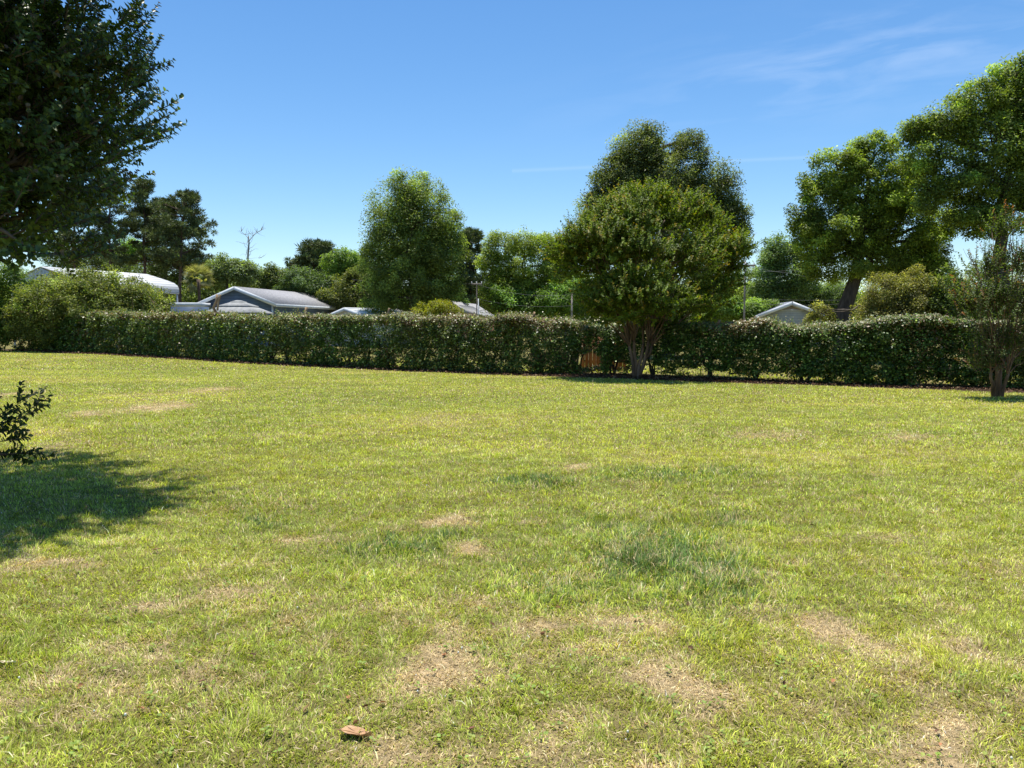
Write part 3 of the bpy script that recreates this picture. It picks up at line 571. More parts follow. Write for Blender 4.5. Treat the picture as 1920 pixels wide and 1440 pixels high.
broad_tree('magnolia_tree', 'low round olive coloured tree behind the hedge right of the leaning trunk', gp(1665, 27), at(1665, 585, 27),
    px_lobes([(1640, 585, 24, 26), (1668, 556, 44, 38), (1540, 588, 22, 16), (1715, 552, 42, 40), (1690, 590, 80, 30), (1755, 575, 30, 36)], 27),
    50000, .2, .06, (.085, .096, .034), (.15, .145, .06), 37, .12, M_bark, cdv=.4)
broad_tree('laurel_tree', 'dark glossy tree behind the hedge between the olive tree and the small crape myrtle', gp(1820, 26), at(1820, 590, 26),
    px_lobes([(1800, 585, 34, 40), (1840, 600, 40, 34), (1900, 590, 50, 44), (1960, 590, 60, 50), (1775, 540, 20, 40)], 26),
    22000, .2, .08, (.05, .08, .028), (.08, .11, .03), 38, .12, M_bark_dark, cdv=.25)
# vine mound and dark growth at the left end
broad_tree('vine_thicket', 'tall rounded mound of vines and brambles swallowing the left end of the hedge', gp(160, 50), gp(160, 50)+[0, 0, 1.2],
    px_lobes([(175, 565, 120, 50), (110, 600, 90, 36), (105, 552, 42, 32), (160, 535, 55, 26), (215, 545, 60, 30), (262, 570, 46, 32), (295, 590, 28, 22), (60, 590, 42, 36), (150, 580, 90, 38), (240, 600, 70, 24), (90, 610, 70, 34)], 49.5),
    85000, .36, .12, (.070, .100, .028), (.115, .130, .045), 41, .12, M_cutwood, cat='thicket', palt=.35, cdv=.4, shell=.6)
broad_tree('bramble_shrub', 'dark shrub at the far left edge beyond the end of the hedge', gp(-5, 50), gp(-5, 50)+[0, 0, 1.5],
    px_lobes([(-10, 520, 50, 34), (30, 530, 30, 26), (-20, 570, 50, 44), (8, 600, 28, 40), (-30, 620, 50, 40)], 50),
    22000, .45, .13, (.065, .11, .03), (.11, .16, .035), 42, .12, M_bark_dark, cat='shrub', cdv=.3)
def vines():
    r = rng(43); t = thing('bramble_canes', gp(200, 45), 'bare tan bramble canes arching over the vine mound', 'brambles'); mb = MB()
    for k in range(70):
        a = at(60+r.random()*260, 596+r.normal()*8, 47.2+r.random()*1.0); b = a+np.array([r.normal()*.6, .2*r.random(), .3+r.random()*.9]); mb.tube(bent(r, a, b, 8, .03, .08), np.linspace(.014, .005, 8), 4, False)
    mb.build('cane', M_cutwood, t)
vines()
broad_tree('golden_shrub', 'yellow green feathery shrub just behind the hedge beside the brick house', gp(825, 33), gp(825, 33)+[0, 0, 1.2],
    px_lobes([(800, 590, 34, 16), (830, 582, 30, 18), (850, 590, 26, 14), (812, 578, 16, 10)], 33), 9000, .16, .07, (.105, .125, .016), (.15, .135, .018), 44, .05, M_bark, cat='shrub', shell=.3)
broad_tree('arborvitae', 'small conical grey green evergreen beside the grey roof', gp(856, 74), gp(856, 74)+[0, 0, 1.2],
    px_lobes([(856, 568, 12, 16), (856, 556, 8, 12), (856, 584, 14, 14)], 74), 2600, .3, .14, (.11, .14, .06), (.14, .17, .07), 45, .1, M_bark, cat='evergreen', shell=.2, limbs=False)

# ------------------------------------------------------------------ pines
def pine(label, px, d, ytop, yb, wpx, seed, name='pine_tree', group='pines beyond the hedge', colr=(.052, .072, .036), lean=0, n=15, tr=.24):
    r = rng(seed); b = gp(px-lean, d); top = at(px, ytop, d); low = at(px-lean*.5, yb, d)[2]; t = thing(name, b, label, 'pine', group); mb = MB()
    ax = bent(r, b-[0, 0, .1], top-[0, 0, .3], 9, .008); mb.tube(ax, np.linspace(tr, .04, 9), 8); Hc = top[2]-low; Wd = wpx*d/F*1.15; CC = []; SZ = []
    for k in range(n*4):
        f = r.random()**.8; z = low+Hc*f; i = np.interp(z, ax[:, 2], np.arange(9)); s_ = np.array([np.interp(i, np.arange(9), ax[:, q]) for q in range(3)])
        prof = (1-f)**.55*(.55+.45*min(1, f*4)); a = r.uniform(0, 2*math.pi); Lb = Wd*prof*(.45+.6*r.random())+.25
        e = s_+np.array([math.cos(a)*Lb, math.sin(a)*Lb, Lb*(.15+.35*r.random())]); q = bent(r, s_, e, 5, .04, -.04); mb.tube(q, np.linspace(.06, .02, 5), 5)
        for j in range(2+int(Lb*1.6)):
            g = q[r.integers(2, 5)] if j else q[-1]; CC.append(g+r.normal(size=3)*np.array([.35, .35, .18])*min(1, Lb)); SZ.append(.34+.32*r.random())
    mb.build('trunk', M_pinebark, t, True)
    CC = np.array(CC); SZ = np.array(SZ); per = 64; K = np.repeat(np.arange(len(CC)), per); m_ = len(K); g = sphere_dirs(r, m_); P = CC[K]+g*(SZ[K]*.35*r.random(m_))[:, None]*np.array([1.3, 1.3, .7])
    D = unit(g+np.array([0, 0, .35])); N = unit(r.normal(size=(m_, 3))); L = SZ[K]*(.55+.4*r.random(m_))
    leaves('crown', P, D, N, L, .075, vary(r, m_, (colr[0]*2.1, colr[1]*1.95, colr[2]*1.5), (colr[0]*3.1, colr[1]*2.75, colr[2]*1.8), .3, .25, np.exp(r.normal(size=len(CC))*.2)[K]), M_needle, t)
    return t
pine('tallest pine of the left group, half hidden by the dark near tree', 205, 78, 318, 505, 44, 51)
pine('pine with a full rounded crown, second from the left of the visible group', 270, 80, 338, 500, 46, 52)
pine('pine with long right-hand boughs at the right side of the left group', 345, 78, 362, 520, 62, 53, lean=15, n=19)
pine('pine behind the near tree at the far left', 140, 84, 345, 500, 48, 54)
pine('narrow pine filling between the two rounded left pines', 310, 88, 372, 510, 42, 55)
pine('short dark pine standing above the shrubs right of the bare snag', 595, 78, 455, 560, 46, 56)
pine('dark pine peeping out right of the egg-shaped broadleaf tree', 880, 76, 432, 590, 40, 57, n=20)
pine('small pine low behind the blue house, left of the short dark pine', 560, 84, 488, 570, 34, 58, n=10)

# ------------------------------------------------------------------ mid-distance broadleaf trees and shrubs
mids = [
 ('dark broad tree filling in beneath the pines above the carport end', 'bay_tree', [(310, 510, 46, 30), (350, 500, 40, 34), (270, 515, 40, 24), (380, 520, 30, 26)], 84, (.05, .07, .03), (.07, .09, .035)),
 ('dark tree beneath the left pines above the carport roof', 'bay_tree', [(205, 495, 44, 24), (160, 490, 44, 28), (120, 485, 40, 28)], 88, (.055, .075, .032), (.08, .10, .035)),
 ('grey green feathery tree between the pines and the bare snag', 'willow_tree', [(425, 505, 36, 22), (400, 520, 26, 26), (455, 515, 26, 22)], 70, (.10, .125, .055), (.13, .15, .06)),
 ('bright green tree showing between the pine trunks', 'young_maple', [(238, 470, 26, 24), (262, 480, 22, 22), (215, 490, 26, 22)], 90, (.13, .19, .04), (.16, .22, .05)),
 ('round olive shrubby tree right of the bare snag', 'olive_tree', [(500, 530, 30, 22), (520, 522, 30, 20), (480, 540, 26, 18)], 74, (.085, .105, .035), (.11, .12, .04)),
 ('dark rounded evergreen directly behind the blue house roof', 'holly_tree', [(560, 530, 38, 28), (600, 540, 40, 30), (545, 550, 30, 20)], 72, (.055, .08, .034), (.07, .095, .04)),
 ('light green tree tucked against the left side of the egg-shaped tree', 'elm_tree', [(645, 490, 30, 24), (668, 505, 26, 30), (630, 510, 24, 22)], 74, (.12, .165, .04), (.14, .19, .05)),
 ('yellowish low tree behind the white roof', 'sumac_tree', [(665, 545, 34, 30), (640, 560, 30, 22), (690, 560, 30, 26)], 70, (.075, .085, .03), (.12, .11, .03)),
 ('dark low tree under the right side of the egg-shaped tree', 'privet_tree', [(800, 560, 40, 26), (760, 570, 40, 22), (845, 565, 24, 22)], 68, (.05, .08, .028), (.07, .10, .03)),
 ('low green tree right of the grey roof', 'dogwood_tree', [(950, 565, 34, 26), (1000, 575, 40, 22), (1040, 565, 40, 28), (1080, 560, 40, 30)], 64, (.075, .12, .03), (.10, .15, .03)),
 ('sunny yellow green tree in the sky gap right of the crape myrtle', 'birch_tree', [(1412, 558, 26, 22), (1435, 555, 20, 24), (1385, 565, 26, 22)], 70, (.15, .18, .04), (.19, .21, .05)),
 ('green tree low behind the utility pole in the gap', 'plum_tree', [(1400, 585, 30, 18), (1440, 585, 34, 20), (1360, 580, 30, 22)], 62, (.10, .14, .035), (.13, .17, .04)),
 ('dark tree behind the right grey gable', 'cedar_tree', [(1530, 570, 34, 28), (1560, 560, 34, 30), (1500, 560, 30, 28)], 70, (.055, .08, .03), (.08, .10, .035)),
]
for i, (lab, nm, lb, d, c1, c2) in enumerate(mids):
    L_ = px_lobes(lb, d); c1 = (c1[0]*.8, c1[1]*.92, c1[2]); c2 = (c2[0]*.8, c2[1]*.95, c2[2]); broad_tree(nm, lab, gp(lb[0][0], d), L_[0][0]-[0, 0, .6], L_, 12000, .5, .17, c1, c2, 70+i, .14, M_bark_dark, cdv=.28, shell=.4, twigs=3)
# far tree belt closing the horizon, individual trees from one pattern
def far_proto(seed, c1, c2):
    lobes = [(np.array([0, 0, 5.2]), np.array([3.0, 3.0, 2.4])), (np.array([1.8, .5, 4.0]), np.array([2.4, 2.2, 1.8])), (np.array([-2.0, -.4, 3.8]), np.array([2.3, 2.3, 1.8])), (np.array([.3, -1.2, 2.4]), np.array([3.0, 2.0, 1.6]))]
    return broad_tree('distant_tree', 'x', (0, 0, 0), (0, 0, 2.5), lobes, 9000, .6, .24, c1, c2, seed, .22, M_bark_dark, 'distant trees closing the horizon', cdv=.3, shell=.45, twigs=2)
pro = [far_proto(91, (.065, .095, .035), (.09, .12, .04)), far_proto(92, (.10, .14, .04), (.13, .17, .05))]
r_ = rng(93); far = [(-40, 96, 'beyond the far left shrub'), (60, 100, 'behind the near tree trunk side'), (120, 94, 'behind the white carport, left'), (190, 99, 'behind the white carport, centre'), (265, 95, 'under the left pines'), (330, 97, 'behind the carport end'), (400, 93, 'behind the palm'), (460, 98, 'behind the bare snag'), (530, 95, 'behind the blue house ridge'), (620, 97, 'behind the short dark pine'), (700, 95, 'left foot of the egg-shaped tree'), (860, 99, 'behind the brick house chimney side'), (925, 96, 'behind the left utility pole'), (1060, 95, 'behind the second utility pole'), (1150, 97, 'left of the crape myrtle trunk'), (1330, 94, 'right of the crape myrtle'), (1390, 100, 'behind the pole in the sky gap'), (1480, 96, 'behind the grey gable'), (1580, 93, 'behind the leaning trunk'), (1680, 96, 'behind the olive tree'), (1760, 92, 'behind the pale pole'), (1840, 95, 'behind the small crape myrtle'), (1920, 91, 'at the right edge'), (2010, 96, 'beyond the right edge')]
used = [False, False]
for i, (px, d, where) in enumerate(far):
    k = int(r_.integers(2)); p = pro[k]; lab = ('dull dark', 'lighter green')[k]+' distant tree '+where; loc = gp(px, d); sc = (.95+.3*r_.random()); 
    if not used[k]: p.location = Vector(loc); p.scale = (sc,)*3; p['label'] = lab; used[k] = True
    else: copy_thing(p, loc, r_.uniform(0, 6.28), sc, lab)

def far_wood():
    r = rng(94); n = 42000; x = r.uniform(-125, 125, n); d = 118+r.random(n)*14; top = 5.2+5.0*fbm(x, d*.3, 13, 95, 4); z = top*r.random(n)**.75
    P = np.stack([x, d, z], 1); N = unit(r.normal(size=(n, 3))+np.array([0, -.3, .7])); D = unit(np.cross(N, r.normal(size=(n, 3)))); v = np.exp((vnoise(x, z, 2.5, 96)-.5)*.8)
    g = leaves('distant_wood', P, D, N, .95, .6, vary(r, n, (.06, .095, .03), (.09, .13, .035), .3, .2, v), M_leaf, None); g['kind'] = 'stuff'; tag(g, 'far dark green belt of woodland along the horizon', 'woodland')
far_wood()
# ------------------------------------------------------------------ palm and dead snag
def palm():
    r = rng(61); d = 67; b = gp(372, d); t = thing('palm_tree', b, 'cabbage palm with drooping fan leaves behind the carport end', 'palm'); h = at(372, 524, d); mb = MB()
    mb.tube(bent(r, b, h, 6, .01), [.14, .13, .13, .13, .13, .15], 8); mb.build('trunk', M_pinebark, t, True); P = []; D = []; N = []; L = []
    for k in range(46):
        a = r.uniform(0, 6.28); el = r.uniform(-.7, 1.3); u = np.array([math.cos(a)*math.cos(el), math.sin(a)*math.cos(el), math.sin(el)]); c = h+u*(.75+.2*r.random())
        s_ = unit(np.cross(u, [0, 0, 1.])+1e-6); w_ = np.cross(s_, u)
        for j in range(22):
            q = (j/21-.5)*2.5; P.append(c-u*.1); D.append(u*math.cos(q)+s_*math.sin(q)-np.array([0, 0, .35+.25*abs(q)])); N.append(w_); L.append(.75*(1-.2*abs(q)))
    P = np.array(P); leaves('fronds', P, np.array(D), np.array(N), np.array(L)*1.15, .05, vary(r, len(P), (.24, .25, .11), (.36, .34, .18), .4, .2), M_leaf, t)
palm()
def snag():
    r = rng(62); d = 82; b = gp(463, d); t = thing('dead_tree', b, 'bare dead snag with broken twisted branches against the sky', 'dead tree'); A = lambda x, y: at(x, y, d); mb = MB()
    mb.tube([b, A(464, 560), A(465, 520), A(465, 480), A(467, 455), A(466, 443)], [.14, .13, .11, .09, .075, .05], 7)
    for pts, r0 in (([(467, 452), (475, 442), (482, 436), (490, 431), (498, 428)], .07), ([(466, 448), (460, 440), (452, 434), (448, 432)], .045), ([(466, 446), (467, 436), (464, 428)], .035), ([(482, 436), (487, 440), (497, 443)], .025), ([(466, 460), (472, 452), (476, 440)], .035), ([(460, 440), (463, 433)], .02), ([(465, 485), (474, 484), (485, 483)], .03), ([(465, 478), (455, 476), (449, 480)], .025), ([(465, 508), (476, 504), (483, 497), (488, 494)], .035), ([(465, 515), (474, 513), (492, 505)], .025), ([(464, 505), (457, 500), (453, 503)], .025)):
        mb.tube([A(*p) for p in pts], np.linspace(r0*.55, r0*.2, len(pts)), 5)
    for k in range(46):
        a = A(464+r.normal()*2, 520-75*r.random()) if k < 20 else A(*[(482, 436), (490, 431), (475, 442), (452, 434), (460, 440), (485, 484), (478, 503)][k % 7]); e = a+np.array([r.normal()*.55, r.normal()*.4, .25+.5*r.random()]); mb.tube(bent(r, a, e, 4, .1), [.022, .017, .012, .006], 4)
    mb.build('trunk', M_dead, t, True)
snag()

# ------------------------------------------------------------------ buildings
M_bluesid = line_mat('blue_siding', (.10, .155, .26), (.05, .08, .15), .22, 2, .12)
M_trim = noise_mat('white_trim', (.60, .64, .68), (.72, .75, .78), 3, .5, bump=.05)
M_shingle = noise_mat('grey_shingle', (.22, .22, .235), (.35, .345, .35), 6, .9, (1, 1, 3), .3)
M_whitemetal = line_mat('white_metal_roof', (.66, .66, .64), (.30, .31, .31), .2, 2, .22, .45, .04)
M_brick = None
def brick_mat():
    m, t, o = mat('red_brick'); L = t.links.new; tc = t.nodes.new('ShaderNodeTexCoord'); b = t.nodes.new('ShaderNodeTexBrick'); b.inputs['Scale'].default_value = 4.5
    b.inputs['Color1'].default_value = (.42, .14, .08, 1); b.inputs['Color2'].default_value = (.50, .20, .12, 1); b.inputs['Mortar'].default_value = (.5, .42, .36, 1)
    mp = t.nodes.new('ShaderNodeMapping'); mp.inputs['Rotation'].default_value = (R(90), 0, 0); p = t.nodes.new('ShaderNodeBsdfPrincipled'); p.inputs['Roughness'].default_value = .9
    L(tc.outputs['Object'], mp.inputs[0]); L(mp.outputs[0], b.inputs[0]); L(b.outputs[0], p.inputs[0]); L(p.outputs[0], o.inputs[0]); return m
M_brick = brick_mat()
M_greysid = line_mat('grey_siding', (.33, .36, .37), (.2, .22, .23), .2, 2, .12)
M_tan = line_mat('tan_louvre', (.42, .33, .26), (.2, .16, .12), .12, 2, .3)
M_metal = noise_mat('galvanised_steel', (.42, .44, .46), (.58, .6, .62), 6, .45)
M_canvas = noise_mat('grey_canvas', (.26, .26, .25), (.36, .36, .35), 5, .8)
M_glass = noise_mat('dark_window_glass', (.03, .04, .05), (.05, .07, .09), 2, .1, spec=.6, bump=0)
M_polew = noise_mat('pole_wood', (.20, .17, .15), (.36, .32, .28), 6, .9, (1, 1, .1))
M_wire = noise_mat('wire', (.10, .10, .10), (.16, .16, .16), 3, .6)
M_boards = noise_mat('orange_boards', (.34, .13, .06), (.55, .25, .13), 5, .85, (1, 1, .15))
def gable_house(name, label, A, ridge_dir, width, length, eave, peak, m_wall, m_roof, oh=.35, vent=False, cat='house', rth=.14):
    """A = ground point below the middle of the near gable wall"""
    A = np.asarray(A, float); A = np.array([A[0], A[1], 0]); r = unit(np.array([ridge_dir[0], ridge_dir[1], 0.])); s = np.array([r[1], -r[0], 0]); Z = np.array([0, 0, 1.]); t = thing(name, A, label, cat); hw = width/2
    sl_ = (peak-eave)/hw
    def P(u, v, z): return A+s*u+r*v+Z*z
    mb = MB(); V = [P(-hw, 0, -.1), P(hw, 0, -.1), P(hw, 0, eave), P(0, 0, peak), P(-hw, 0, eave)]; V += [v+r*length for v in V]
    mb.add(V, [[0, 1, 2, 4], [5, 9, 7, 6], [0, 4, 9, 5], [1, 6, 7, 2]], [[4, 2, 3], [9, 8, 7]]); mb.build('wall', m_wall, t)
    mb = MB()
    for sg in (-1, 1):
        q = [P(0, -oh, peak+.16), P(sg*(hw+oh), -oh, eave-oh*sl_+.16), P(sg*(hw+oh), length+oh, eave-oh*sl_+.16), P(0, length+oh, peak+.16)]; mb.slab(q, rth)
    mb.build('roof', m_roof, t)
    mb = MB()
    for sg in (-1, 1):        # rake boards and eave fascia
        mb.bar(P(sg*.02, -oh-.03, peak+.02), P(sg*(hw+oh), -oh-.03, eave-oh*sl_+.02), .05, .26)
        mb.bar(P(sg*(hw+oh+.03), -oh, eave-oh*sl_), P(sg*(hw+oh+.03), length+oh, eave-oh*sl_), .05, .24)
        mb.slab([P(sg*(hw-.02), -oh, eave-.10), P(sg*(hw+oh), -oh, eave-oh*sl_-.04), P(sg*(hw+oh), length+oh, eave-oh*sl_-.04), P(sg*(hw-.02), length+oh, eave-.10)], .03)
        mb.bar(P(sg*(hw-.06), -.03, 0), P(sg*(hw-.06), -.03, eave-.15), .14, .05)
    mb.build('fascia', M_trim, t)
    for k, (u0, vv) in enumerate(((-hw*.45, 0), (hw*.45, 0)) if cat == 'house' and not vent else ()):
        f = MB(); f.box(P(u0, -.03, 1.5), (.95, .06, 1.2), [s, r, Z]); w_ = f.build('window', M_trim, t); g = MB(); g.box(P(u0, -.065, 1.5), (.8, .02, 1.05), [s, r, Z]); pn = g.build('pane', M_glass, w_)
    if vent:
        mb = MB(); k = .42; q = [P(-hw*k, -.05, peak-hw*k*sl_-.12), P(hw*k, -.05, peak-hw*k*sl_-.12), P(0, -.05, peak-.14)]; mb.add(q+[v+r*.04 for v in q], [[0, 3, 4, 1], [1, 4, 5, 2], [2, 5, 3, 0]], [[0, 1, 2], [3, 5, 4]]); vt = mb.build('gable_vent', M_tan, t)
        mb = MB(); mb.bar(q[0]+[0, -.03, 0], q[1]+[0, -.03, 0], .05, .07); mb.bar(q[0]+[0, -.03, 0], q[2]+[0, -.03, 0], .05, .07); mb.bar(q[1]+[0, -.03, 0], q[2]+[0, -.03, 0], .05, .07); mb.build('frame', M_trim, vt)
    return t
gable_house('blue_house', 'dark blue sided house with a pale shingle roof and white trimmed gable', at(445, 560, 60), (.2, .98), 6.0, 12, 3.35, 4.5, M_bluesid, M_shingle, .4)
gable_house('grey_house', 'small grey gabled house with a tan triangular vent right of the crape myrtle', at(1484, 560, 60), (.12, .99), 4.5, 9, 2.45, 3.36, M_greysid, noise_mat('blue_grey_shingle', (.20, .21, .25), (.30, .31, .36), 6, .9), .3, True)
gable_house('white_shed', 'low building with a white metal roof right of the blue house', at(650, 585, 62), (.6, .8), 5.5, 5.5, 2.2, 2.95, noise_mat('white_siding', (.6, .6, .6), (.72, .72, .72), 3, .7), M_whitemetal, .2, cat='shed')
# brick house with a hipped grey roof
def brick_house():
    A = lambda x, y, d: at(x, y, d); c = gp(865, 66); t = thing('brick_house', c, 'red brick house with a grey hipped roof behind the golden shrub', 'house')
    rf = A(833, 563, 63); rb = A(892, 570, 71); e1 = A(864, 582, 61); e2 = A(938, 598, 75); l1 = rf*2-e1; l1[2] = e1[2]; l2 = rb*2-e2; l2[2] = e2[2]; l2[0] -= 1
    mb = MB(); mb.slab([rf, e1, e2, rb], .16); mb.slab([rf, rb, l2, l1], .16); V = [rb, e2, l2]; n = .15; mb.add(V+[v-np.array([0, 0, n]) for v in V], [[0, 3, 4, 1], [1, 4, 5, 2], [2, 5, 3, 0]], [[0, 1, 2], [3, 5, 4]]); mb.build('roof', M_shingle, t)
    w1 = e1+unit(rb-rf)*.3+np.array([-.3, 0, 0]); w2 = e2+np.array([-.6, -.6, 0]); z1 = e1[2]-.12; z2 = e2[2]-.12; mb = MB(); w3 = w1-(e1-l1)*.85; w4 = w2-(e2-l2)*.8
    mb.add([[w1[0], w1[1], -.1], [w2[0], w2[1], -.1], [w2[0], w2[1], z2], [w1[0], w1[1], z1], [w3[0], w3[1], -.1], [w4[0], w4[1], -.1], [w4[0], w4[1], z2], [w3[0], w3[1], z1], [(w1[0]+w3[0])/2, (w1[1]+w3[1])/2, rf[2]-.2]], [[0, 1, 2, 3], [4, 7, 6, 5], [0, 3, 7, 4], [1, 5, 6, 2]], [[3, 8, 7]]); mb.build('wall', M_brick, t)
    mb = MB(); o_ = np.array([0, -.05, -.12]); mb.bar(rf+o_, e1+o_, .06, .24); mb.bar(rf+o_, l1+o_, .06, .24); mb.build('fascia', M_trim, t)
brick_house()
# carport
def carport():
    t = thing('metal_carport', gp(215, 58), 'tall white metal carport with a rounded eave behind the vine mound', 'carport')
    N0, N1 = at(75, 494, 54), at(276, 513, 62)        # ridge
    ax = N1-N0; ax[2] = 0; Lg = np.linalg.norm(ax); r = unit(ax); s = np.array([r[1], -r[0], 0])
    if s[1] > 0: s = -s
    s = s*1.0
    H = 5.75; W_ = 3.4
    prof = [(0, 0), (1.2, -.30), (2.2, -.56), (2.9, -.78), (3.25, -.98), (3.4, -1.22), (3.42, -1.6)]
    mb = MB(); n = len(prof); full = [(-a, b) for a, b in prof[::-1]]+prof[1:]; V = []
    for k in (0, 1):
        for a, b in full: V.append(N0*[1, 1, 0]+r*Lg*k+s*a+np.array([0, 0, H+b]))
    for k in (0, 1):
        for a, b in full: V.append(N0*[1, 1, 0]+r*Lg*k+s*a*.985+np.array([0, 0, H+b-.06]))
    m_ = len(full); Q = []
    for j in range(m_-1): Q += [[j, j+1, m_+j+1, m_+j], [2*m_+j, 3*m_+j, 3*m_+j+1, 2*m_+j+1], [j, 2*m_+j, 2*m_+j+1, j+1], [m_+j, m_+j+1, 3*m_+j+1, 3*m_+j]]
    Q += [[0, m_, 3*m_, 2*m_], [m_-1, 3*m_-1, 4*m_-1, 2*m_-1]]
    mb.add(V, Q); mb.build('roof', M_whitemetal, t)
    for k in range(5):
        for sg in (-1, 1):
            b = N0*[1, 1, 0]+r*(Lg*(k+.06)/4.12)+s*sg*3.3; mb = MB(); mb.tube([b, b+[0, 0, H-1.3]], [.07, .07], 4); mb.build('post', M_metal, t)
    mb = MB(); e = N0*[1, 1, 0]; 
    mb.add([e+s*-3.3+[0, 0, H-1.5], e+s*3.3+[0, 0, H-1.5], e+s*3.3+[0, 0, H-1.2], e+[0, 0, H-.1], e+s*-3.3+[0, 0, H-1.2], e+s*-3.3+[0, 0, H-1.5]+r*.05, e+s*3.3+[0, 0, H-1.5]+r*.05, e+s*3.3+[0, 0, H-1.2]+r*.05, e+[0, 0, H-.1]+r*.05, e+s*-3.3+[0, 0, H-1.2]+r*.05], [[0, 1, 2, 4], [5, 9, 7, 6], [0, 5, 6, 1]], [[4, 2, 3], [9, 8, 7]]); mb.build('gable_panel', M_metal, t)
carport()
def gazebo():
    d = 44; c = gp(448, d); t = thing('gazebo', c, 'grey canvas gazebo with a stepped canopy in front of the blue house gable', 'gazebo')
    def ring(h, w_): return [c+np.array([sx_*w_, sy_*w_, h]) for sx_, sy_ in ((-1, -1), (1, -1), (1, 1), (-1, 1))]
    z = lambda y: at(448, y, d)[2]
    for y0, y1, w0, w1 in ((563, 566, .1, .36), (567, 573.5, .34, .86), (574.5, 586, .75, 1.5)):
        a = ring(z(y0), w0); b = ring(z(y1), w1); b2 = ring(z(y1)-.05, w1); mb = MB(); mb.add(a+b+b2, [[0, 1, 2, 3]]+[[i, (i+1) % 4, 4+(i+1) % 4, 4+i] for i in range(4)]+[[4+i, 4+(i+1) % 4, 8+(i+1) % 4, 8+i] for i in range(4)]); mb.build('canopy', M_canvas, t)
    for q in ring(0, 1.4): mb = MB(); mb.tube([q, q*[1, 1, 0]+[0, 0, z(586)]], [.05, .05], 6); mb.build('post', M_metal, t)
gazebo()
def white_trailer():
    d = 58; c = gp(349, d); t = thing('storage_trailer', c, 'low white flat-roofed trailer left of the blue house', 'trailer'); z1 = at(349, 568, d)[2]; Wd = 56*d/F
    mb = MB(); mb.box(c+[0, .9, (z1+.5)/2], (Wd, 1.8, z1-.5)); mb.build('body', M_bluesid, t); mb = MB(); mb.box(c+[0, .9, z1-.12], (Wd+.1, 1.9, .30)); mb.build('roof', M_trim, t)
    for x in (-.5, .5): mb = MB(); mb.tube([c+[x, -.02, .3], c+[x, .12, .3]], [.3, .3], 14); mb.build('wheel', M_wire, t)
white_trailer()
def board_fence():
    r = rng(66); d = 27.6; a = at(1092, 690, d); t = thing('board_panel', (a[0]+.7, d, 0), 'orange brown wooden boards showing through a gap low in the hedge', 'boards'); 
    for k in range(12): mb = MB(); mb.box((a[0]+.02+k*.135, d+r.normal()*.008, .62), (.125, .025, 1.2+.05*r.random())); mb.build('board', M_boards, t)
    mb = MB(); mb.box((a[0]+.75, d+.04, .35), (1.65, .04, .09)); mb.box((a[0]+.75, d+.04, .95), (1.65, .04, .09)); mb.build('rail', M_boards, t)
board_fence()
# ------------------------------------------------------------------ utility poles and lines
def pole(label, px, d, ytop, arms=(), rad=.11, m=None):
    b = gp(px, d); h = at(px, ytop, d)[2]; t = thing('utility_pole', b, label, 'utility pole', 'utility poles behind the gardens'); mb = MB(); mb.tube([b-[0, 0, .2], b+[0, 0, h*.5], b+[0, 0, h]], [rad, rad*.85, rad*.7], 8); mb.build('post', m or M_polew, t, True)
    for ya, wd in arms:
        z = at(px, ya, d)[2]; mb = MB(); mb.box(b+[0, -.12, z], (wd, .1, .12)); mb.build('crossarm', m or M_polew, t)
        for q in (-.45, 0, .45): mb = MB(); mb.tube([b+[q*wd, -.12, z+.05], b+[q*wd, -.12, z+.22]], [.05, .035], 6); mb.build('insulator', M_metal, t)
    return b
pole('grey utility pole with a crossarm right of the egg-shaped tree', 894, 64, 528, ((533, .9),), .05)
pole('short plain utility pole left of the crape myrtle', 1072, 58, 551, (), .08)
pole('tall utility pole with crossarm in the sky gap right of the crape myrtle', 1395, 55, 488, ((498, 1.3),), .08)
pole('pale metal pole behind the hedge left of the small crape myrtle', 1770, 30, 512, (), .055, M_metal)
pole('thin grey pole standing in front of the brick house roof', 897, 56, 560, (), .05, M_metal)
def wire(label, pts, d0, d1, sag=0, rad=.009):
    P = [at(x, y, d0+(d1-d0)*i/(len(pts)-1)) for i, (x, y) in enumerate(pts)]; full = []
    for a, b in zip(P[:-1], P[1:]):
        for q in np.linspace(0, 1, 9)[:-1]: full.append(a+(b-a)*q-np.array([0, 0, sag*4*q*(1-q)]))
    full.append(P[-1]); mb = MB(); mb.tube(full, [rad]*len(full), 4, False); o = mb.build('power_line', M_wire); tag(o, label, 'power line', 'overhead lines')
wire('upper wire running left from the crossarm right of the egg-shaped tree', [(894, 531), (660, 524)], 64, 66, .3)
wire('wire joining the crossarm pole and the plain pole, upper', [(894, 533), (1072, 552)], 64, 58, .4)
wire('lower wire joining the crossarm pole and the plain pole', [(894, 560), (1072, 573)], 64, 58, .3)
wire('wire from the plain pole to the tall pole behind the crape myrtle', [(1072, 552), (1395, 498)], 58, 55, .7)
wire('wire dropping right from the tall pole across the pecan to its trunk side', [(1395, 495), (1480, 512), (1620, 531), (1770, 545)], 55, 30, .1, .007)
wire('lower level wire passing just above the grey gable', [(1072, 570), (1395, 567), (1600, 568), (1770, 566)], 58, 30, .15, .007)
wire('second level wire above the grey gable', [(1395, 559), (1770, 556)], 55, 30, .15, .006)
wire('high wire right from the tall pole into the bluish tree', [(1395, 505), (1480, 507), (1770, 520)], 55, 30, .1, .006)

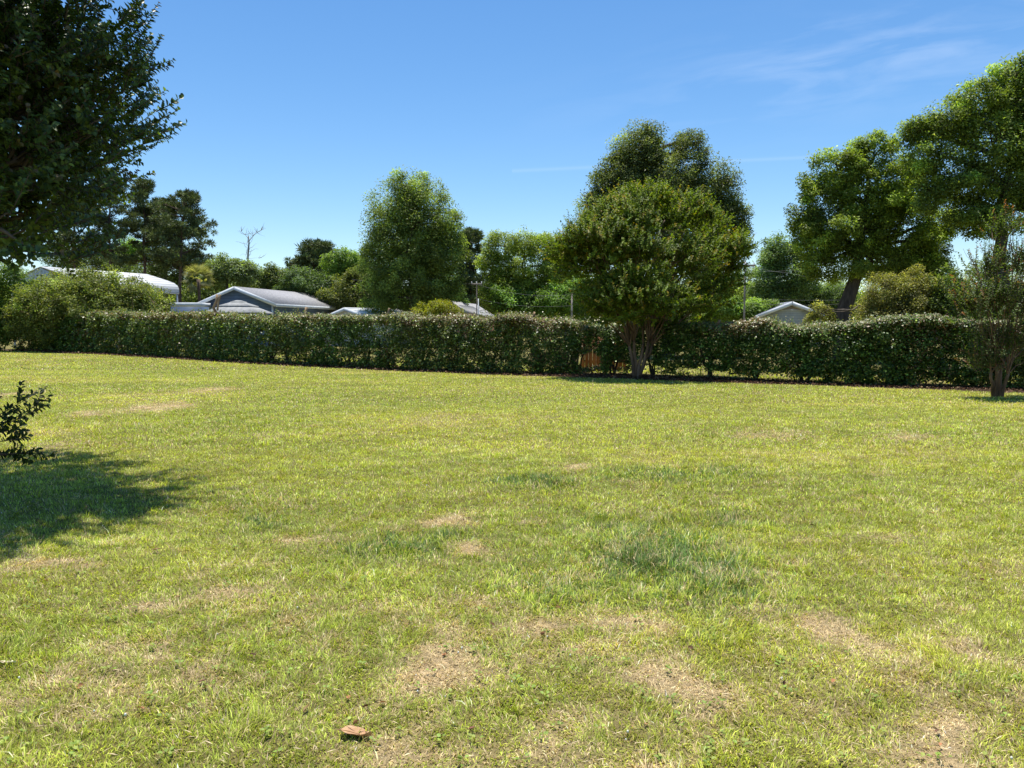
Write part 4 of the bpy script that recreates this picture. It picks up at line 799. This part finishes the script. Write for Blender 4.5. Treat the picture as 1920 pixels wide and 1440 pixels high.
# ------------------------------------------------------------------ fallen leaves lying on the lawn
def fallen(label, px, py, L, Wd, rz, c1, c2, seed, name='fallen_leaf', curl=.10, z=None):
    z = z if z is not None else (.012 if L > .1 else .024)
    r = rng(seed); c = gr(px, py); nu, nv = 13, 7; V = []
    for i in range(nu):
        u = i/(nu-1); prof = (math.sin(math.pi*min(1, u**.72*.97+.02)))**.9*(1+.07*math.sin(u*9+seed)); 
        for j in range(nv):
            v = j/(nv-1)*2-1; x = (u-.5)*L; y = v*Wd*.5*prof; zz = curl*Wd*(abs(v)**1.6)*.5+.03*L*math.sin(u*5+seed)+.02*Wd*math.sin(u*14)*abs(v)+.16*Wd*max(0, -v)**2
            V.append([x*math.cos(rz)-y*math.sin(rz), x*math.sin(rz)+y*math.cos(rz), zz])
    V = np.array(V); V[:, 2] -= V[:, 2].min()-.0; V = V+np.array([c[0], c[1], z]); Q = []
    for i in range(nu-1):
        for j in range(nv-1): a = i*nv+j; Q.append([a, a+1, a+nv+1, a+nv])
    n = len(V); V2 = np.vstack([V, V-np.array([0, 0, .0012])]); Q = np.array(Q); t = thing(name, (c[0], c[1], 0), label, 'leaf'); blade_m = noise_mat('leaf_brown', c1, c2, 30, .7, bump=.3)
    mesh_np('blade', V2, np.vstack([Q, Q[:, ::-1]+n]), blade_m, t, None, True)
    mid = V[[i*nv+nv//2 for i in range(nu)]]+[0, 0, .001]; st = mid[0]+(mid[0]-mid[1])*1.6; mb = MB(); mb.tube(np.vstack([st, mid]), np.linspace(.0022, .0008, nu+1), 5); mb.build('midrib', noise_mat('leaf_rib', (.30, .17, .08), (.38, .22, .11), 20), t)
fallen('large curled tan brown leaf lying on the grass at the bottom', 668, 1382, .13, .085, R(-14), (.36, .20, .10), (.50, .30, .16), 1)
fallen('small dark red brown leaf right of the large tan leaf', 885, 1376, .035, .02, R(50), (.12, .04, .03), (.2, .07, .05), 2)
fallen('pale cream leaf at the left edge of the lawn', 16, 1252, .085, .04, R(-10), (.62, .56, .40), (.75, .70, .52), 3)
fallen('small brown leaf on the lawn below the left dry patch', 380, 1286, .035, .022, R(30), (.13, .06, .04), (.2, .1, .06), 4)
fallen('small upright green and red leaf left of the large tan leaf', 574, 1338, .05, .02, R(85), (.12, .15, .03), (.25, .12, .05), 5)
fallen('small dark leaf in mid lawn right of centre', 1241, 934, .05, .03, R(10), (.05, .03, .025), (.09, .05, .04), 6)
fallen('rusty leaf on the left lawn below the tree shadow', 296, 1036, .06, .03, R(40), (.36, .14, .08), (.42, .2, .1), 7)
fallen('small orange leaf in the dry patch at the bottom centre', 833, 1236, .03, .02, R(70), (.45, .17, .08), (.5, .22, .1), 8)
